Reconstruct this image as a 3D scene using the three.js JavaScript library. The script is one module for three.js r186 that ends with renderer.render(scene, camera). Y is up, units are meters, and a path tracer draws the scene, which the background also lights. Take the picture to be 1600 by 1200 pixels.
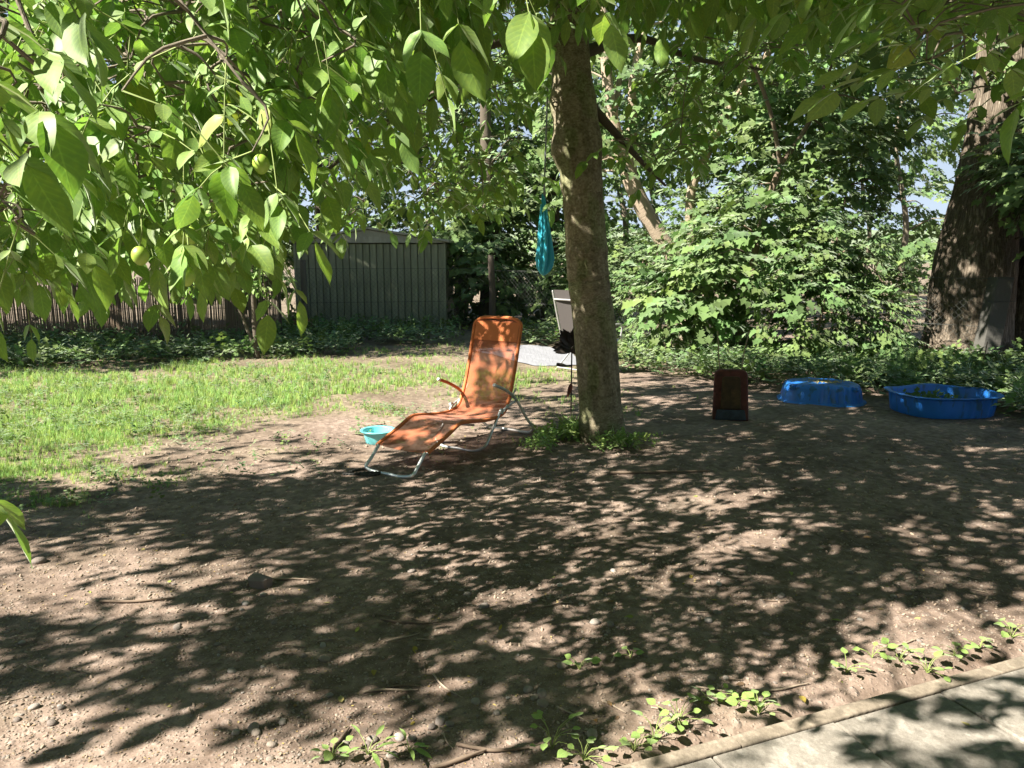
import * as THREE from 'three';
import { mergeGeometries } from 'three/addons/utils/BufferGeometryUtils.js';

// ---------------------------------------------------------------- camera, sky, sun, exposure
const EYE = 1.6, FOCAL = 1164, PITCH = 9.75 * Math.PI / 180;          // photograph: 1600 x 1200, focal length in its pixels
const scene = new THREE.Scene();
const camera = new THREE.PerspectiveCamera(2 * Math.atan(600 / FOCAL) * 180 / Math.PI, 4 / 3, 0.05, 2000);
camera.position.set(0, EYE, 0);
camera.rotation.x = -PITCH;
camera.updateMatrixWorld();
const renderer = new THREE.WebGLRenderer({ antialias: true });
renderer.setSize(1024, 768);
renderer.toneMapping = THREE.LinearToneMapping;
renderer.toneMappingExposure = 3.75;
renderer.shadowMap.enabled = true;
const SUN = new THREE.Vector3(-0.64, 0.70, 0.32).normalize();         // towards the sun: from the left and behind, about 43 degrees up
const sun = new THREE.DirectionalLight(new THREE.Color(1.0, 0.93, 0.82), 5.0);
sun.position.copy(SUN).multiplyScalar(40); sun.target.position.set(0, 0, -8);
sun.position.add(sun.target.position);
sun.castShadow = true;
Object.assign(sun.shadow.camera, { left: -25, right: 25, top: 25, bottom: -25, near: 1, far: 90 });
sun.shadow.mapSize.set(4096, 4096);
scene.add(sun, sun.target);
{ // clear pale summer sky, the same all round
  const W = 64, H = 128, d = new Float32Array(W * H * 4);
  for (let j = 0; j < H; j++) {
    const e = Math.max(0, ((j + 0.5) / H - 0.5) * Math.PI), k = Math.pow(1 - Math.sin(e), 2.2);
    for (let i = 0; i < W; i++) {
      const o = (j * W + i) * 4;
      d[o] = 0.045 + 0.155 * k; d[o + 1] = 0.076 + 0.162 * k; d[o + 2] = 0.140 + 0.140 * k; d[o + 3] = 1;
    }
  }
  const t = new THREE.DataTexture(d, W, H, THREE.RGBAFormat, THREE.FloatType);
  t.mapping = THREE.EquirectangularReflectionMapping; t.magFilter = THREE.LinearFilter; t.needsUpdate = true;
  scene.background = t; scene.environment = t;
}

// ---------------------------------------------------------------- helpers
function rng(seed) { let a = seed >>> 0; return () => { a = (a + 0x6D2B79F5) | 0; let t = Math.imul(a ^ (a >>> 15), 1 | a); t = (t + Math.imul(t ^ (t >>> 7), 61 | t)) ^ t; return ((t ^ (t >>> 14)) >>> 0) / 4294967296; }; }
const V = (x, y, z) => new THREE.Vector3(x, y, z);
const lerp = (a, b, t) => a + (b - a) * t, clamp = (x, a = 0, b = 1) => Math.min(b, Math.max(a, x));
const smooth = (a, b, x) => { const t = clamp((x - a) / (b - a)); return t * t * (3 - 2 * t); };
const gauss = r => (r() + r() + r() + r() - 2) * 1.0;
const SP = Math.sin(PITCH), CP = Math.cos(PITCH);
const ray = (px, py) => { const a = (px - 800) / FOCAL, b = (600 - py) / FOCAL; return V(a, -SP + b * CP, -CP - b * SP); };
const gp = (px, py, y = 0) => { const r = ray(px, py), t = (y - EYE) / r.y; return V(r.x * t, y, r.z * t); };   // where a sight line meets the ground
const at = (px, py, d) => { const r = ray(px, py), t = -d / r.z; return V(r.x * t, EYE + r.y * t, -d); };       // the point of a sight line d metres ahead
const toPx = (x, y, z) => { const dy = y - EYE, f = -SP * dy - CP * z, u = CP * dy - SP * z; return [800 + FOCAL * x / f, 600 - FOCAL * u / f, f]; };
function hash2(i, j, s = 0) { let h = Math.imul(i, 374761393) + Math.imul(j, 668265263) + Math.imul(s, 974711); h = Math.imul(h ^ (h >>> 13), 1274126177); return ((h ^ (h >>> 16)) >>> 0) / 4294967296; }
function vnoise(x, y, s = 0, per = 0) {
  let i = Math.floor(x), j = Math.floor(y); const u = x - i, v = y - j, a = u * u * (3 - 2 * u), b = v * v * (3 - 2 * v);
  let i1 = i + 1, j1 = j + 1;
  if (per) { i = ((i % per) + per) % per; j = ((j % per) + per) % per; i1 = (i + 1) % per; j1 = (j + 1) % per; }
  return lerp(lerp(hash2(i, j, s), hash2(i1, j, s), a), lerp(hash2(i, j1, s), hash2(i1, j1, s), a), b);
}
function fbm(x, y, s = 0, oct = 4, per = 0) { let v = 0, a = 0.5; for (let o = 0; o < oct; o++) { v += a * vnoise(x, y, s + o, per); x *= 2; y *= 2; per *= 2; a *= 0.5; } return v / (1 - Math.pow(0.5, oct)); }
const names = {};
function numbered(n) { const k = names[n] = (names[n] ?? -1) + 1; return k ? `${n}_${String(k).padStart(3, '0')}` : n; }
function tag(o, label, category, group, kind) { o.userData.label = label; o.userData.category = category; if (group) o.userData.group = group; if (kind) o.userData.kind = kind; return o; }
function thing(name, label, category, p = V(0, 0, 0), group) { const g = new THREE.Group(); g.name = numbered(name); g.position.copy(p); scene.add(g); return tag(g, label, category, group); }
function part(name, geo, mat, parent, p) { const m = new THREE.Mesh(geo, mat); m.name = name; m.castShadow = m.receiveShadow = true; if (p) m.position.copy(p); parent.add(m); return m; }
// a part whose geometry is given in world coordinates
function wpart(name, geo, mat, parent) { return part(name, geo, mat, parent, parent.position.clone().negate()); }
function lone(name, geo, mat, label, category, p, group) { const m = new THREE.Mesh(geo, mat); m.name = numbered(name); m.castShadow = m.receiveShadow = true; if (p) m.position.copy(p); scene.add(m); return tag(m, label, category, group); }
function struct(name, geo, mat) { const m = new THREE.Mesh(geo, mat); m.name = numbered(name); m.castShadow = m.receiveShadow = true; m.userData.kind = 'structure'; scene.add(m); return m; }
function bufferGeo(pos, idx, uv, col) { const g = new THREE.BufferGeometry(); g.setAttribute('position', new THREE.Float32BufferAttribute(pos, 3)); if (uv) g.setAttribute('uv', new THREE.Float32BufferAttribute(uv, 2)); if (col) g.setAttribute('color', new THREE.Float32BufferAttribute(col, 3)); g.setIndex(idx); g.computeVertexNormals(); return g; }
// a tube along points, radius per point (number or array), optional radial displacement fn(t, angle, length)
function tube(pts, radii, { radial = 8, steps = 0, closed = false, bump, caps = true } = {}) {
  const curve = new THREE.CatmullRomCurve3(pts, closed, 'centripetal'), n = steps || Math.max(2, (pts.length - 1) * 5);
  const R = Array.isArray(radii) ? radii : [radii, radii], pos = [], uv = [], idx = [];
  const L = curve.getLength(); let nrm = null, prevT = null;
  for (let i = 0; i <= n; i++) {
    const t = i / n, p = curve.getPoint(t), T = curve.getTangent(t);
    if (!nrm) { nrm = Math.abs(T.y) > 0.9 ? V(1, 0, 0) : V(0, 1, 0); nrm.addScaledVector(T, -nrm.dot(T)).normalize(); }
    else { const q = new THREE.Quaternion().setFromUnitVectors(prevT, T); nrm.applyQuaternion(q); nrm.addScaledVector(T, -nrm.dot(T)).normalize(); }
    prevT = T; const b = T.clone().cross(nrm), f = t * (R.length - 1), k = Math.min(R.length - 2, Math.floor(f)), r0 = lerp(R[k], R[k + 1], f - k);
    for (let j = 0; j <= radial; j++) {
      const a = j / radial * Math.PI * 2, r = bump ? r0 + bump(t, j === radial ? 0 : a, t * L, p) : r0;
      pos.push(p.x + (nrm.x * Math.cos(a) + b.x * Math.sin(a)) * r, p.y + (nrm.y * Math.cos(a) + b.y * Math.sin(a)) * r, p.z + (nrm.z * Math.cos(a) + b.z * Math.sin(a)) * r);
      uv.push(j / radial * Math.round(Math.max(1, R[0] * 2 * Math.PI * 2)) / 2, t * L);
      if (i < n && j < radial) { const q = i * (radial + 1) + j; idx.push(q, q + 1, q + radial + 1, q + 1, q + radial + 2, q + radial + 1); }
    }
  }
  if (caps && !closed) for (const e of [0, n]) { const c = pos.length / 3, p = curve.getPoint(e / n), o = e * (radial + 1); pos.push(p.x, p.y, p.z); uv.push(0, 0); for (let j = 0; j < radial; j++) e ? idx.push(c, o + j, o + j + 1) : idx.push(c, o + j + 1, o + j); }
  const g = bufferGeo(pos, idx, uv);
  // close the seam's shading
  const N = g.attributes.normal; for (let i = 0; i <= n; i++) { const a = i * (radial + 1), b = a + radial, m = V(N.getX(a) + N.getX(b), N.getY(a) + N.getY(b), N.getZ(a) + N.getZ(b)).normalize(); N.setXYZ(a, m.x, m.y, m.z); N.setXYZ(b, m.x, m.y, m.z); }
  return g;
}
const rod = (a, b, r, radial = 5) => tube([a, b], r, { radial, steps: 1 });
function box(w, h, d, x = 0, y = 0, z = 0, bev = 0.004) {
  const s = new THREE.Shape(), a = w / 2 - bev, b = h / 2 - bev; s.moveTo(-a, -b); s.lineTo(a, -b); s.lineTo(a, b); s.lineTo(-a, b); s.closePath();
  const g = new THREE.ExtrudeGeometry(s, { depth: Math.max(0.001, d - 2 * bev), bevelEnabled: true, bevelThickness: bev, bevelSize: bev, bevelSegments: 1, steps: 1 });
  g.translate(x, y, z - Math.max(0.001, d - 2 * bev) / 2); return g;
}
function dataTex(w, h, fn, srgb, rx = 1, ry = 1) {
  const d = new Uint8Array(w * h * 4); for (let j = 0; j < h; j++) for (let i = 0; i < w; i++) { const c = fn(i / w, j / h, i, j), o = (j * w + i) * 4; d[o] = clamp(c[0], 0, 255); d[o + 1] = clamp(c[1], 0, 255); d[o + 2] = clamp(c[2], 0, 255); d[o + 3] = 255; }
  const t = new THREE.DataTexture(d, w, h); t.wrapS = t.wrapT = THREE.RepeatWrapping; t.magFilter = THREE.LinearFilter; t.minFilter = THREE.LinearMipmapLinearFilter; t.generateMipmaps = true; if (srgb) t.colorSpace = THREE.SRGBColorSpace; t.repeat.set(rx, ry); t.needsUpdate = true; return t;
}
const lin = (r, g, b) => new THREE.Color().setRGB(r, g, b);
const std = o => new THREE.MeshStandardMaterial(o), phys = o => new THREE.MeshPhysicalMaterial(o);

// ---------------------------------------------------------------- materials
const leafTex = dataTex(64, 128, (u, v) => { // u across, v along: pale midrib and side veins
  const x = Math.abs(u - 0.5) * 2, rib = Math.exp(-Math.pow(x / 0.045, 2)), s = (v * 9 - x * 2.0), vein = Math.exp(-Math.pow((s - Math.round(s)) / 0.11, 2)) * (1 - x * 0.6);
  const n = fbm(u * 8, v * 16, 3, 3) - 0.5, k = 216 + 34 * n + 20 * vein + 36 * rib; return [k + 8 * rib + 22 * n, k + 6, k - 8 - 40 * n];
}, true);
const leafBump = dataTex(64, 128, (u, v) => { const x = Math.abs(u - 0.5) * 2, s = (v * 9 - x * 2.0), vein = Math.exp(-Math.pow((s - Math.round(s)) / 0.16, 2)), rib = Math.exp(-Math.pow(x / 0.06, 2)), k = 170 - 70 * vein - 90 * rib + 40 * fbm(u * 12, v * 24, 8, 2); return [k, k, k]; });
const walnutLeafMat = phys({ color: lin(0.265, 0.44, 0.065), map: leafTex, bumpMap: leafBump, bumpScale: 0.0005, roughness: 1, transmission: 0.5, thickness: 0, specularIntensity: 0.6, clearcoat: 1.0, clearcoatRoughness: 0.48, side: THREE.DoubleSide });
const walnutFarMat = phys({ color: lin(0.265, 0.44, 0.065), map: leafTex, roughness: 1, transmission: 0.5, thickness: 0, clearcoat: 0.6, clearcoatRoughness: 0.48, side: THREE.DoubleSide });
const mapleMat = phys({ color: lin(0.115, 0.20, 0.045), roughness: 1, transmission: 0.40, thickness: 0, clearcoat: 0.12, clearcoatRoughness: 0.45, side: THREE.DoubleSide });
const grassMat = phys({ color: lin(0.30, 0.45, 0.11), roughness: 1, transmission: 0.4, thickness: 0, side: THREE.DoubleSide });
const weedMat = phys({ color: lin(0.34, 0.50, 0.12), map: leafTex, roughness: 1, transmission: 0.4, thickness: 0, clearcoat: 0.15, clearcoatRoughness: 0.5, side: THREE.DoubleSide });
const barkTex = dataTex(256, 256, (u, v) => {
  const a = fbm(u * 12, v * 5, 11, 5, 0), b = fbm(u * 40, v * 90, 15, 3), l = smooth(0.52, 0.68, fbm(u * 5, v * 5, 19, 4)), k = 114 + 52 * (a - 0.5) + 66 * (b - 0.5) - 16 * smooth(0.60, 0.68, fbm(u * 9, v * 26, 17, 3));
  return [k + 8 - 5 * l, k + 1 + 4 * l, k - 13 - 8 * l];
}, true);
const barkBump = dataTex(256, 256, (u, v) => { const k = 255 * (0.5 * fbm(u * 10, v * 60, 21, 4) + 0.5 * fbm(u * 50, v * 8, 25, 3)); return [k, k, k]; });
const walnutBark = std({ color: lin(1.05, 1.02, 0.88), map: barkTex, bumpMap: barkBump, bumpScale: 0.0035, roughness: 0.93 });
const furrowTex = dataTex(256, 256, (u, v) => { const w = fbm(u * 4, v * 3, 31, 3) * 0.06, r = Math.abs(fbm((u + w) * 22, v * 4, 33, 4) - 0.5) * 2, k = 84 + 110 * r + 40 * (fbm(u * 60, v * 60, 35, 2) - 0.5); return [k + 8, k + 1, k - 8]; }, true);
const furrowBump = dataTex(256, 256, (u, v) => { const w = fbm(u * 4, v * 3, 31, 3) * 0.06, r = Math.abs(fbm((u + w) * 22, v * 4, 33, 4) - 0.5) * 2, k = 255 * clamp(r * 1.4); return [k, k, k]; });
const oldBark = std({ color: lin(0.74, 0.68, 0.60), map: furrowTex, bumpMap: furrowBump, bumpScale: 0.015, roughness: 0.95 });
const branchBark = std({ color: lin(0.20, 0.17, 0.125), bumpMap: barkBump, bumpScale: 0.006, roughness: 0.95 });
const darkBark = std({ color: lin(0.095, 0.078, 0.058), bumpMap: barkBump, bumpScale: 0.006, roughness: 0.95 });
const twigGreen = std({ color: lin(0.20, 0.26, 0.07), roughness: 0.7 });
const twigDry = std({ color: lin(0.17, 0.125, 0.09), roughness: 0.95 });

// ---------------------------------------------------------------- ground
const gh = (x, z) => {
  const d = Math.hypot(x, z), f = 1 - smooth(9, 30, d), pat = smooth(-0.02, 0.10, kerbSide(x, z));
  const n = 0.045 * (fbm(x * 0.55 + 9, z * 0.55, 41, 3) - 0.5) + 0.020 * (fbm(x * 3.1, z * 3.1, 44, 3) - 0.5) + 0.012 * (fbm(x * 13, z * 13, 47, 3) - 0.5);
  return n * f * pat - 0.03 * (1 - pat) + 0.012 * pat;
};
// the paved edge: a straight kerb; kerbSide is the distance from it, positive on the garden side
const K0 = gp(975, 1200), K1 = gp(1600, 1027), KD = K1.clone().sub(K0).normalize(), KN = V(KD.z, 0, -KD.x);
function kerbSide(x, z) { return (x - K0.x) * KN.x + (z - K0.z) * KN.z; }
const GRASS = [ // how grassy the ground is, by rows from the back of the lawn to the front, read off every 100 px of the photograph
  [540, '88877666666300000'], [560, '77777766655301122'], [580, '88899997754201132'], [600, '99999987643211100'], [620, '99999764322110100'], [640, '99997643222111100'], [660, '99963322222111000'],
  [680, '99852222222110000'], [700, '98632112111100000'], [720, '97421111000000000'], [740, '86311100000000000'], [760, '74210000000000000'], [780, '53100000000000000'], [800, '32000000000000000'], [830, '31100000000000000'], [860, '20000000000000000'], [900, '10000000000000000'], [1200, '00000000000000000']];
const LEAF_COVER = [ // how thick the walnut leaves stand between the ground and the sun; used only to place leaves of the crown
  [560, '00000000022334455'], [600, '00000000233556666'], [640, '00011110346666777'], [680, '00122102357777777'], [720, '11223456777788788'], [760, '55488988875687788'], [800, '99999878864788878'], [840, '65445688865687778'],
  [880, '11113688867677877'], [920, '13335899987798666'], [960, '56666899889996312'], [1000, '79877889998852100'], [1040, '35556887786342000'], [1080, '01211466753330002'], [1120, '01211345463221127'], [1160, '00001443454210136'], [1200, '00001443344310046'], [1400, '11122333344566677']];
function table(T, px, py) {
  const x = clamp(px / 100, 0, 16), i = Math.min(15, Math.floor(x)); let r = 0; while (r < T.length - 2 && T[r + 1][0] < py) r++;
  const t = clamp((py - T[r][0]) / (T[r + 1][0] - T[r][0])), f = s => lerp(+s[i], +s[i + 1], x - i); return lerp(f(T[r][1]), f(T[r + 1][1]), t) / 9;
}
const grassy = (x, z) => { if (z > -2) return 0; const [px, py] = toPx(x, 0, z); if (py < 520) return 0.5; return table(GRASS, px, py); };
{
  const xs = [], zs = [];
  for (let x = 0; x < 3.4; x += 0.025) xs.push(x); for (let x = 3.4, s = 0.022; x < 420; s *= 1.085, x += s) xs.push(x);
  const X = [...xs.slice(1).map(v => -v).reverse(), ...xs];
  for (let z = 60; z > 3; z *= 0.85) zs.push(z); for (let z = 2.8; z > -1.9; z -= 0.15) zs.push(z); for (let d = 1.95; d < 12; d *= 1.0075) zs.push(-d); for (let d = 12; d < 700; d *= 1.06) zs.push(-d);
  const pos = [], uv = [], col = [], idx = [], nx = X.length;
  zs.forEach((z, j) => X.forEach((x, i) => {
    pos.push(x, gh(x, z), z); uv.push(x / 2.4, z / 2.4);
    const thatch = clamp(grassy(x, z) + (fbm(x * 1.7, z * 1.7, 60, 4) - 0.5) * 0.9 - 0.1); // dead grass and roots in the soil of the lawn, none on the bare soil
    const r = lerp(1.0, 0.84, thatch), gg = lerp(1.0, 0.98, thatch), b = lerp(1.0, 0.66, thatch); col.push(r, gg, b);
    if (j < zs.length - 1 && i < nx - 1) { const q = j * nx + i; idx.push(q, q + 1, q + nx, q + 1, q + nx + 1, q + nx); }
  }));
  const S = 1024, cell = 64;
  const speck = (u, v, n, s) => { const x = u * n, y = v * n, i = Math.floor(x), j = Math.floor(y); let best = 9, val = 0; for (let a = -1; a <= 1; a++) for (let b = -1; b <= 1; b++) { const ii = ((i + a) % n + n) % n, jj = ((j + b) % n + n) % n, cx = i + a + hash2(ii, jj, s), cy = j + b + hash2(ii, jj, s + 1), R = 0.12 + 0.3 * hash2(ii, jj, s + 2), d = Math.hypot(x - cx, y - cy) / R; if (d < best) { best = d; val = hash2(ii, jj, s + 3); } } return [best, val]; };
  const map = dataTex(S, S, (u, v) => {
    const a = fbm(u * 6, v * 6, 71, 5, 6), b = fbm(u * cell, v * cell, 75, 3, cell), c = hash2(Math.floor(u * S), Math.floor(v * S), 5), [sd, sv] = speck(u, v, 150, 81), [qd, qv] = speck(u, v, 46, 91);
    let k = 128 + 60 * (a - 0.5) + 70 * (b - 0.5) + 26 * (c - 0.5), r = k + 10, g = k - 2, bl = k - 13;
    if (sd < 1 && sv > 0.35) { const t = (1 - sd) * 1.5 > 1 ? 1 : (1 - sd) * 1.5, w = sv > 0.9 ? -22 : 14 * sv; r += t * w; g += t * (w + 3); bl += t * (w + 5); }
    if (qd < 1 && qv > 0.66) { const w = qv > 0.93 ? -14 : 14; r += w * 0.9; g += w; bl += w * 1.1; }
    return [r, g, bl];
  }, true);
  const bmp = dataTex(S, S, (u, v) => { const b = fbm(u * cell, v * cell, 75, 4, cell), [sd, sv] = speck(u, v, 150, 81), [qd, qv] = speck(u, v, 46, 91); let k = 90 + 110 * (b - 0.5) + (sd < 1 && sv > 0.35 && sv < 0.86 ? 60 * Math.sqrt(1 - sd) : 0) + (qd < 1 && qv > 0.66 && qv < 0.9 ? 100 * Math.sqrt(1 - qd) : 0); return [k, k, k]; });
  struct('ground', bufferGeo(pos, idx, uv, col), std({ color: lin(0.66, 0.585, 0.55), map, bumpMap: bmp, bumpScale: 0.014, roughness: 0.97, vertexColors: true }));
}
// low hill and a pale field far off behind the trees
{
  const pos = [], idx = [], N = 60; for (let i = 0; i <= N; i++) { const a = lerp(-1.25, 1.25, i / N), R = 260; for (let j = 0; j < 5; j++) { const r = R + j * 45, h = [-2, 4, 9, 14, 12][j] * (0.8 + 0.5 * fbm(a * 6, j * 0.7, 101, 3)); pos.push(Math.sin(a) * r, h, -Math.cos(a) * r); if (i < N && j < 4) { const q = i * 5 + j; idx.push(q, q + 1, q + 5, q + 1, q + 6, q + 5); } } }
  struct('hill', bufferGeo(pos, idx), std({ color: lin(0.16, 0.2, 0.12), roughness: 1, side: THREE.DoubleSide }));
}

// ---------------------------------------------------------------- paving: slabs and kerb stones at the corner of the terrace
{
  const slabTex = dataTex(512, 512, (u, v) => { const a = fbm(u * 6, v * 6, 111, 5, 6), b = fbm(u * 70, v * 70, 115, 2, 70), c = hash2(Math.floor(u * 512), Math.floor(v * 512), 9), k = 142 + 40 * (a - 0.5) + 24 * (b - 0.5) + 24 * (c - 0.5), w = smooth(0.56, 0.66, fbm(u * 30, v * 30, 117, 2, 30)) * 16; return [k + 6 + w, k + w, k - 10 + w]; }, true);
  const slabBump = dataTex(512, 512, (u, v) => { const k = 255 * (0.6 * fbm(u * 60, v * 60, 121, 3, 60) + 0.4 * fbm(u * 6, v * 6, 125, 3, 6)); return [k, k, k]; });
  const slabMats = [1.0, 0.92, 1.08].map(k => std({ color: lin(0.74 * k, 0.735 * k, 0.73 * k), map: slabTex, bumpMap: slabBump, bumpScale: 0.004, roughness: 0.92 }));
  const bedGeo = (() => { const a = K0.clone().addScaledVector(KD, -6), b = K0.clone().addScaledVector(KD, 8), p = []; for (const q of [a, b, b.clone().addScaledVector(KN, -6), a.clone().addScaledVector(KN, -6)]) p.push(q.x, -0.012, q.z); return bufferGeo(p, [0, 1, 2, 0, 2, 3], [0, 0, 6, 0, 6, 3, 0, 3]); })();
  const bed = struct('paving', bedGeo, std({ color: lin(0.20, 0.165, 0.13), bumpMap: slabBump, bumpScale: 0.004, roughness: 1 }));
  const turn = -Math.atan2(KD.z, KD.x);
  const place = (m, along, off, y) => { m.position.set(K0.x + KD.x * along + KN.x * off, y, K0.z + KD.z * along + KN.z * off); m.rotation.y = turn; };
  const sl = 0.50, sw = 0.40, slab = box(sl - 0.008, sw - 0.008, 0.04, 0, 0, 0, 0.006); slab.rotateX(-Math.PI / 2);
  { const p = slab.attributes.position, u = slab.attributes.uv; for (let i = 0; i < p.count; i++) u.setXY(i, p.getX(i) / 0.9, p.getZ(i) / 0.9); }
  const r = rng(5); const j1 = gp(1291, 1128), j0 = (j1.x - K0.x) * KD.x + (j1.z - K0.z) * KD.z;
  for (let row = 0; row < 4; row++) for (let k = -4; k < 8; k++) { const m = part('slab', slab, slabMats[Math.floor(r() * 3)], bed); place(m, j0 + (k + 0.5 + (row % 2) * 0.5) * sl, -0.075 - (row + 0.5) * sw, 0.004 + (r() - 0.5) * 0.005); m.rotation.x = (r() - 0.5) * 0.006; }
  const kprof = new THREE.Shape(); kprof.moveTo(-0.032, -0.12); kprof.lineTo(-0.032, 0.014); kprof.quadraticCurveTo(-0.031, 0.021, -0.024, 0.021); kprof.lineTo(0.018, 0.021); kprof.quadraticCurveTo(0.031, 0.019, 0.032, 0.006); kprof.lineTo(0.032, -0.12); kprof.closePath();
  const kg = new THREE.ExtrudeGeometry(kprof, { depth: 0.992, bevelEnabled: false, steps: 12, curveSegments: 5 }); kg.rotateY(Math.PI / 2); kg.translate(-0.496, 0, 0);
  { const p = kg.attributes.position, u = kg.attributes.uv; for (let i = 0; i < p.count; i++) { u.setXY(i, p.getX(i) / 0.9, (p.getZ(i) + p.getY(i)) / 0.9); p.setY(i, p.getY(i) + (fbm(p.getX(i) * 9, p.getZ(i) * 30, 131, 2) - 0.5) * 0.004); } kg.computeVertexNormals(); }
  const kmat = std({ color: lin(0.66, 0.60, 0.53), map: slabTex, bumpMap: slabBump, bumpScale: 0.004, roughness: 0.95 });
  for (let k = -3; k < 6; k++) { const m = part('kerb_stone', kg, kmat, bed); place(m, k * 1.0 + 0.9, -0.036, (r() - 0.5) * 0.004); }
}

// ---------------------------------------------------------------- a building added unseen behind the terrace and camera: it keeps the sky off the shade under the tree
{
  const H = thing('added_house', 'added unseen rendered wall with windows and terrace door, blocking the sky behind the paved terrace', 'added_house', V(0.5, 0, 3.4)), render = std({ color: lin(0.42, 0.38, 0.31), bumpMap: barkBump, bumpScale: 0.004, roughness: 0.95 }), frame = std({ color: lin(0.6, 0.6, 0.58), roughness: 0.5 }), pane = std({ color: lin(0.03, 0.035, 0.04), roughness: 0.08 }), tiles = std({ color: lin(0.22, 0.09, 0.06), roughness: 0.9 });
  part('wall', box(15, 5.6, 7, 0, 2.8, 3.5, 0.02), render, H);
  for (const [x, y, w, h, n] of [[-4.6, 1.6, 1.5, 1.3, 'window'], [4.4, 1.6, 1.5, 1.3, 'window'], [-4.6, 4.3, 1.3, 1.2, 'window'], [0, 4.3, 1.3, 1.2, 'window'], [4.4, 4.3, 1.3, 1.2, 'window'], [0.4, 1.1, 1.8, 2.2, 'door']]) { const f = part(n, box(w, h, 0.10, x, y, -0.04, 0.01), frame, H); for (const s of [-1, 1]) part('pane', box(w / 2 - 0.12, h - 0.16, 0.03, x + s * (w / 4 - 0.01), y, -0.10, 0.004), pane, f); }
  const sh = new THREE.Shape(); sh.moveTo(-0.5, 5.5); sh.lineTo(3.5, 8.0); sh.lineTo(7.5, 5.5); sh.closePath(); const rf = new THREE.ExtrudeGeometry(sh, { depth: 15.6, bevelEnabled: false }); rf.rotateY(-Math.PI / 2); rf.translate(7.8, 0.12, 0); part('roof', rf, tiles, H);
}

// ---------------------------------------------------------------- leaf and spray shapes
function leaflet(nl, nw, width, droop, fold, tip = 1.35, seed = 1) { // along +x, 0..1; normal +y
  const pos = [], uv = [], idx = [], r = rng(seed), w1 = r() * 6, w2 = r() * 6;
  for (let i = 0; i <= nl; i++) for (let j = 0; j <= nw; j++) {
    const t = i / nl, s = j / nw * 2 - 1, w = width * Math.pow(Math.max(0, Math.sin(Math.PI * Math.pow(t, 0.82))), 0.75) * (1 - Math.pow(t, 6) * 0.3) + (t > 0.93 ? 0 : 0), z = s * Math.max(w, i === 0 || i === nl ? 0 : 0.01);
    const x = t + (t > 0.85 ? (t - 0.85) * 0.35 * (1 - Math.abs(s)) : 0), y = -droop * t * t * (0.7 + 0.3 * tip) + Math.abs(z) * fold + 0.018 * Math.sin(t * 9 + w1 + s * 2) * Math.abs(s) + 0.012 * Math.sin(t * 5 + w2) * s;
    pos.push(x, y, z); uv.push((s + 1) / 2, t); if (i < nl && j < nw) { const q = i * (nw + 1) + j; idx.push(q, q + 1, q + nw + 1, q + 1, q + nw + 2, q + nw + 1); }
  }
  return bufferGeo(pos, idx, uv);
}
const nearLeaves = [leaflet(6, 4, 0.24, 0.10, 0.22, 1.35, 1), leaflet(6, 4, 0.27, 0.20, 0.30, 1.2, 2), leaflet(6, 4, 0.225, 0.03, 0.12, 1.4, 3), leaflet(6, 4, 0.25, 0.30, 0.18, 1.3, 4)];
function leaf6(w, droop, fold) { return bufferGeo([0.5, -droop * 0.25, 0, 0, 0, 0, 0.28, fold * w - droop * 0.08, w * 0.9, 0.66, fold * w - droop * 0.45, w * 0.82, 1, -droop, 0, 0.66, fold * w - droop * 0.45, -w * 0.82, 0.28, fold * w - droop * 0.08, -w * 0.9], [0, 1, 2, 0, 2, 3, 0, 3, 4, 0, 4, 5, 0, 5, 6, 0, 6, 1], [0.5, 0.5, 0.5, 0, 0.95, 0.28, 0.9, 0.66, 0.5, 1, 0.1, 0.66, 0.05, 0.28]); }
const farLeaf = leaf6(0.235, 0.14, 0.22);
const roundLeaf = (() => { const g = leaflet(4, 4, 0.42, 0.12, 0.12, 1.0, 6); return g; })();
const MAPLE = [[0, 0], [0.02, 0.34], [0.26, 0.24], [0.44, 0.52], [0.60, 0.24], [1, 0]];
function mapleLeaf() { // five-lobed, petiole at the origin, along +x
  const o = MAPLE.concat(MAPLE.slice(1, -1).reverse().map(([x, z]) => [x, -z])), pos = [0.35, 0.0, 0], uv = [0.5, 0.35], idx = [];
  o.forEach(([x, z]) => { pos.push(x, Math.abs(z) * 0.16 - 0.16 * x * x, z); uv.push(z * 0.5 + 0.5, x); });
  for (let i = 1; i <= o.length; i++) idx.push(0, i, i % o.length + 1); return bufferGeo(pos, idx, uv);
}
const mLeaf = mapleLeaf();
const Y = V(0, 1, 0);
function basis(dir, up, p, s, sx = 1) { // x along dir, y close to up
  const x = dir.clone().normalize(), z = x.clone().cross(up).normalize(); if (!isFinite(z.x) || z.lengthSq() < 0.5) z.set(0, 0, 1); const y = z.clone().cross(x);
  return new THREE.Matrix4().makeBasis(x.multiplyScalar(s), y.multiplyScalar(s), z.multiplyScalar(s * sx)).setPosition(p);
}
function noIndex(g) { return g.index ? g.toNonIndexed() : g; }
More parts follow.
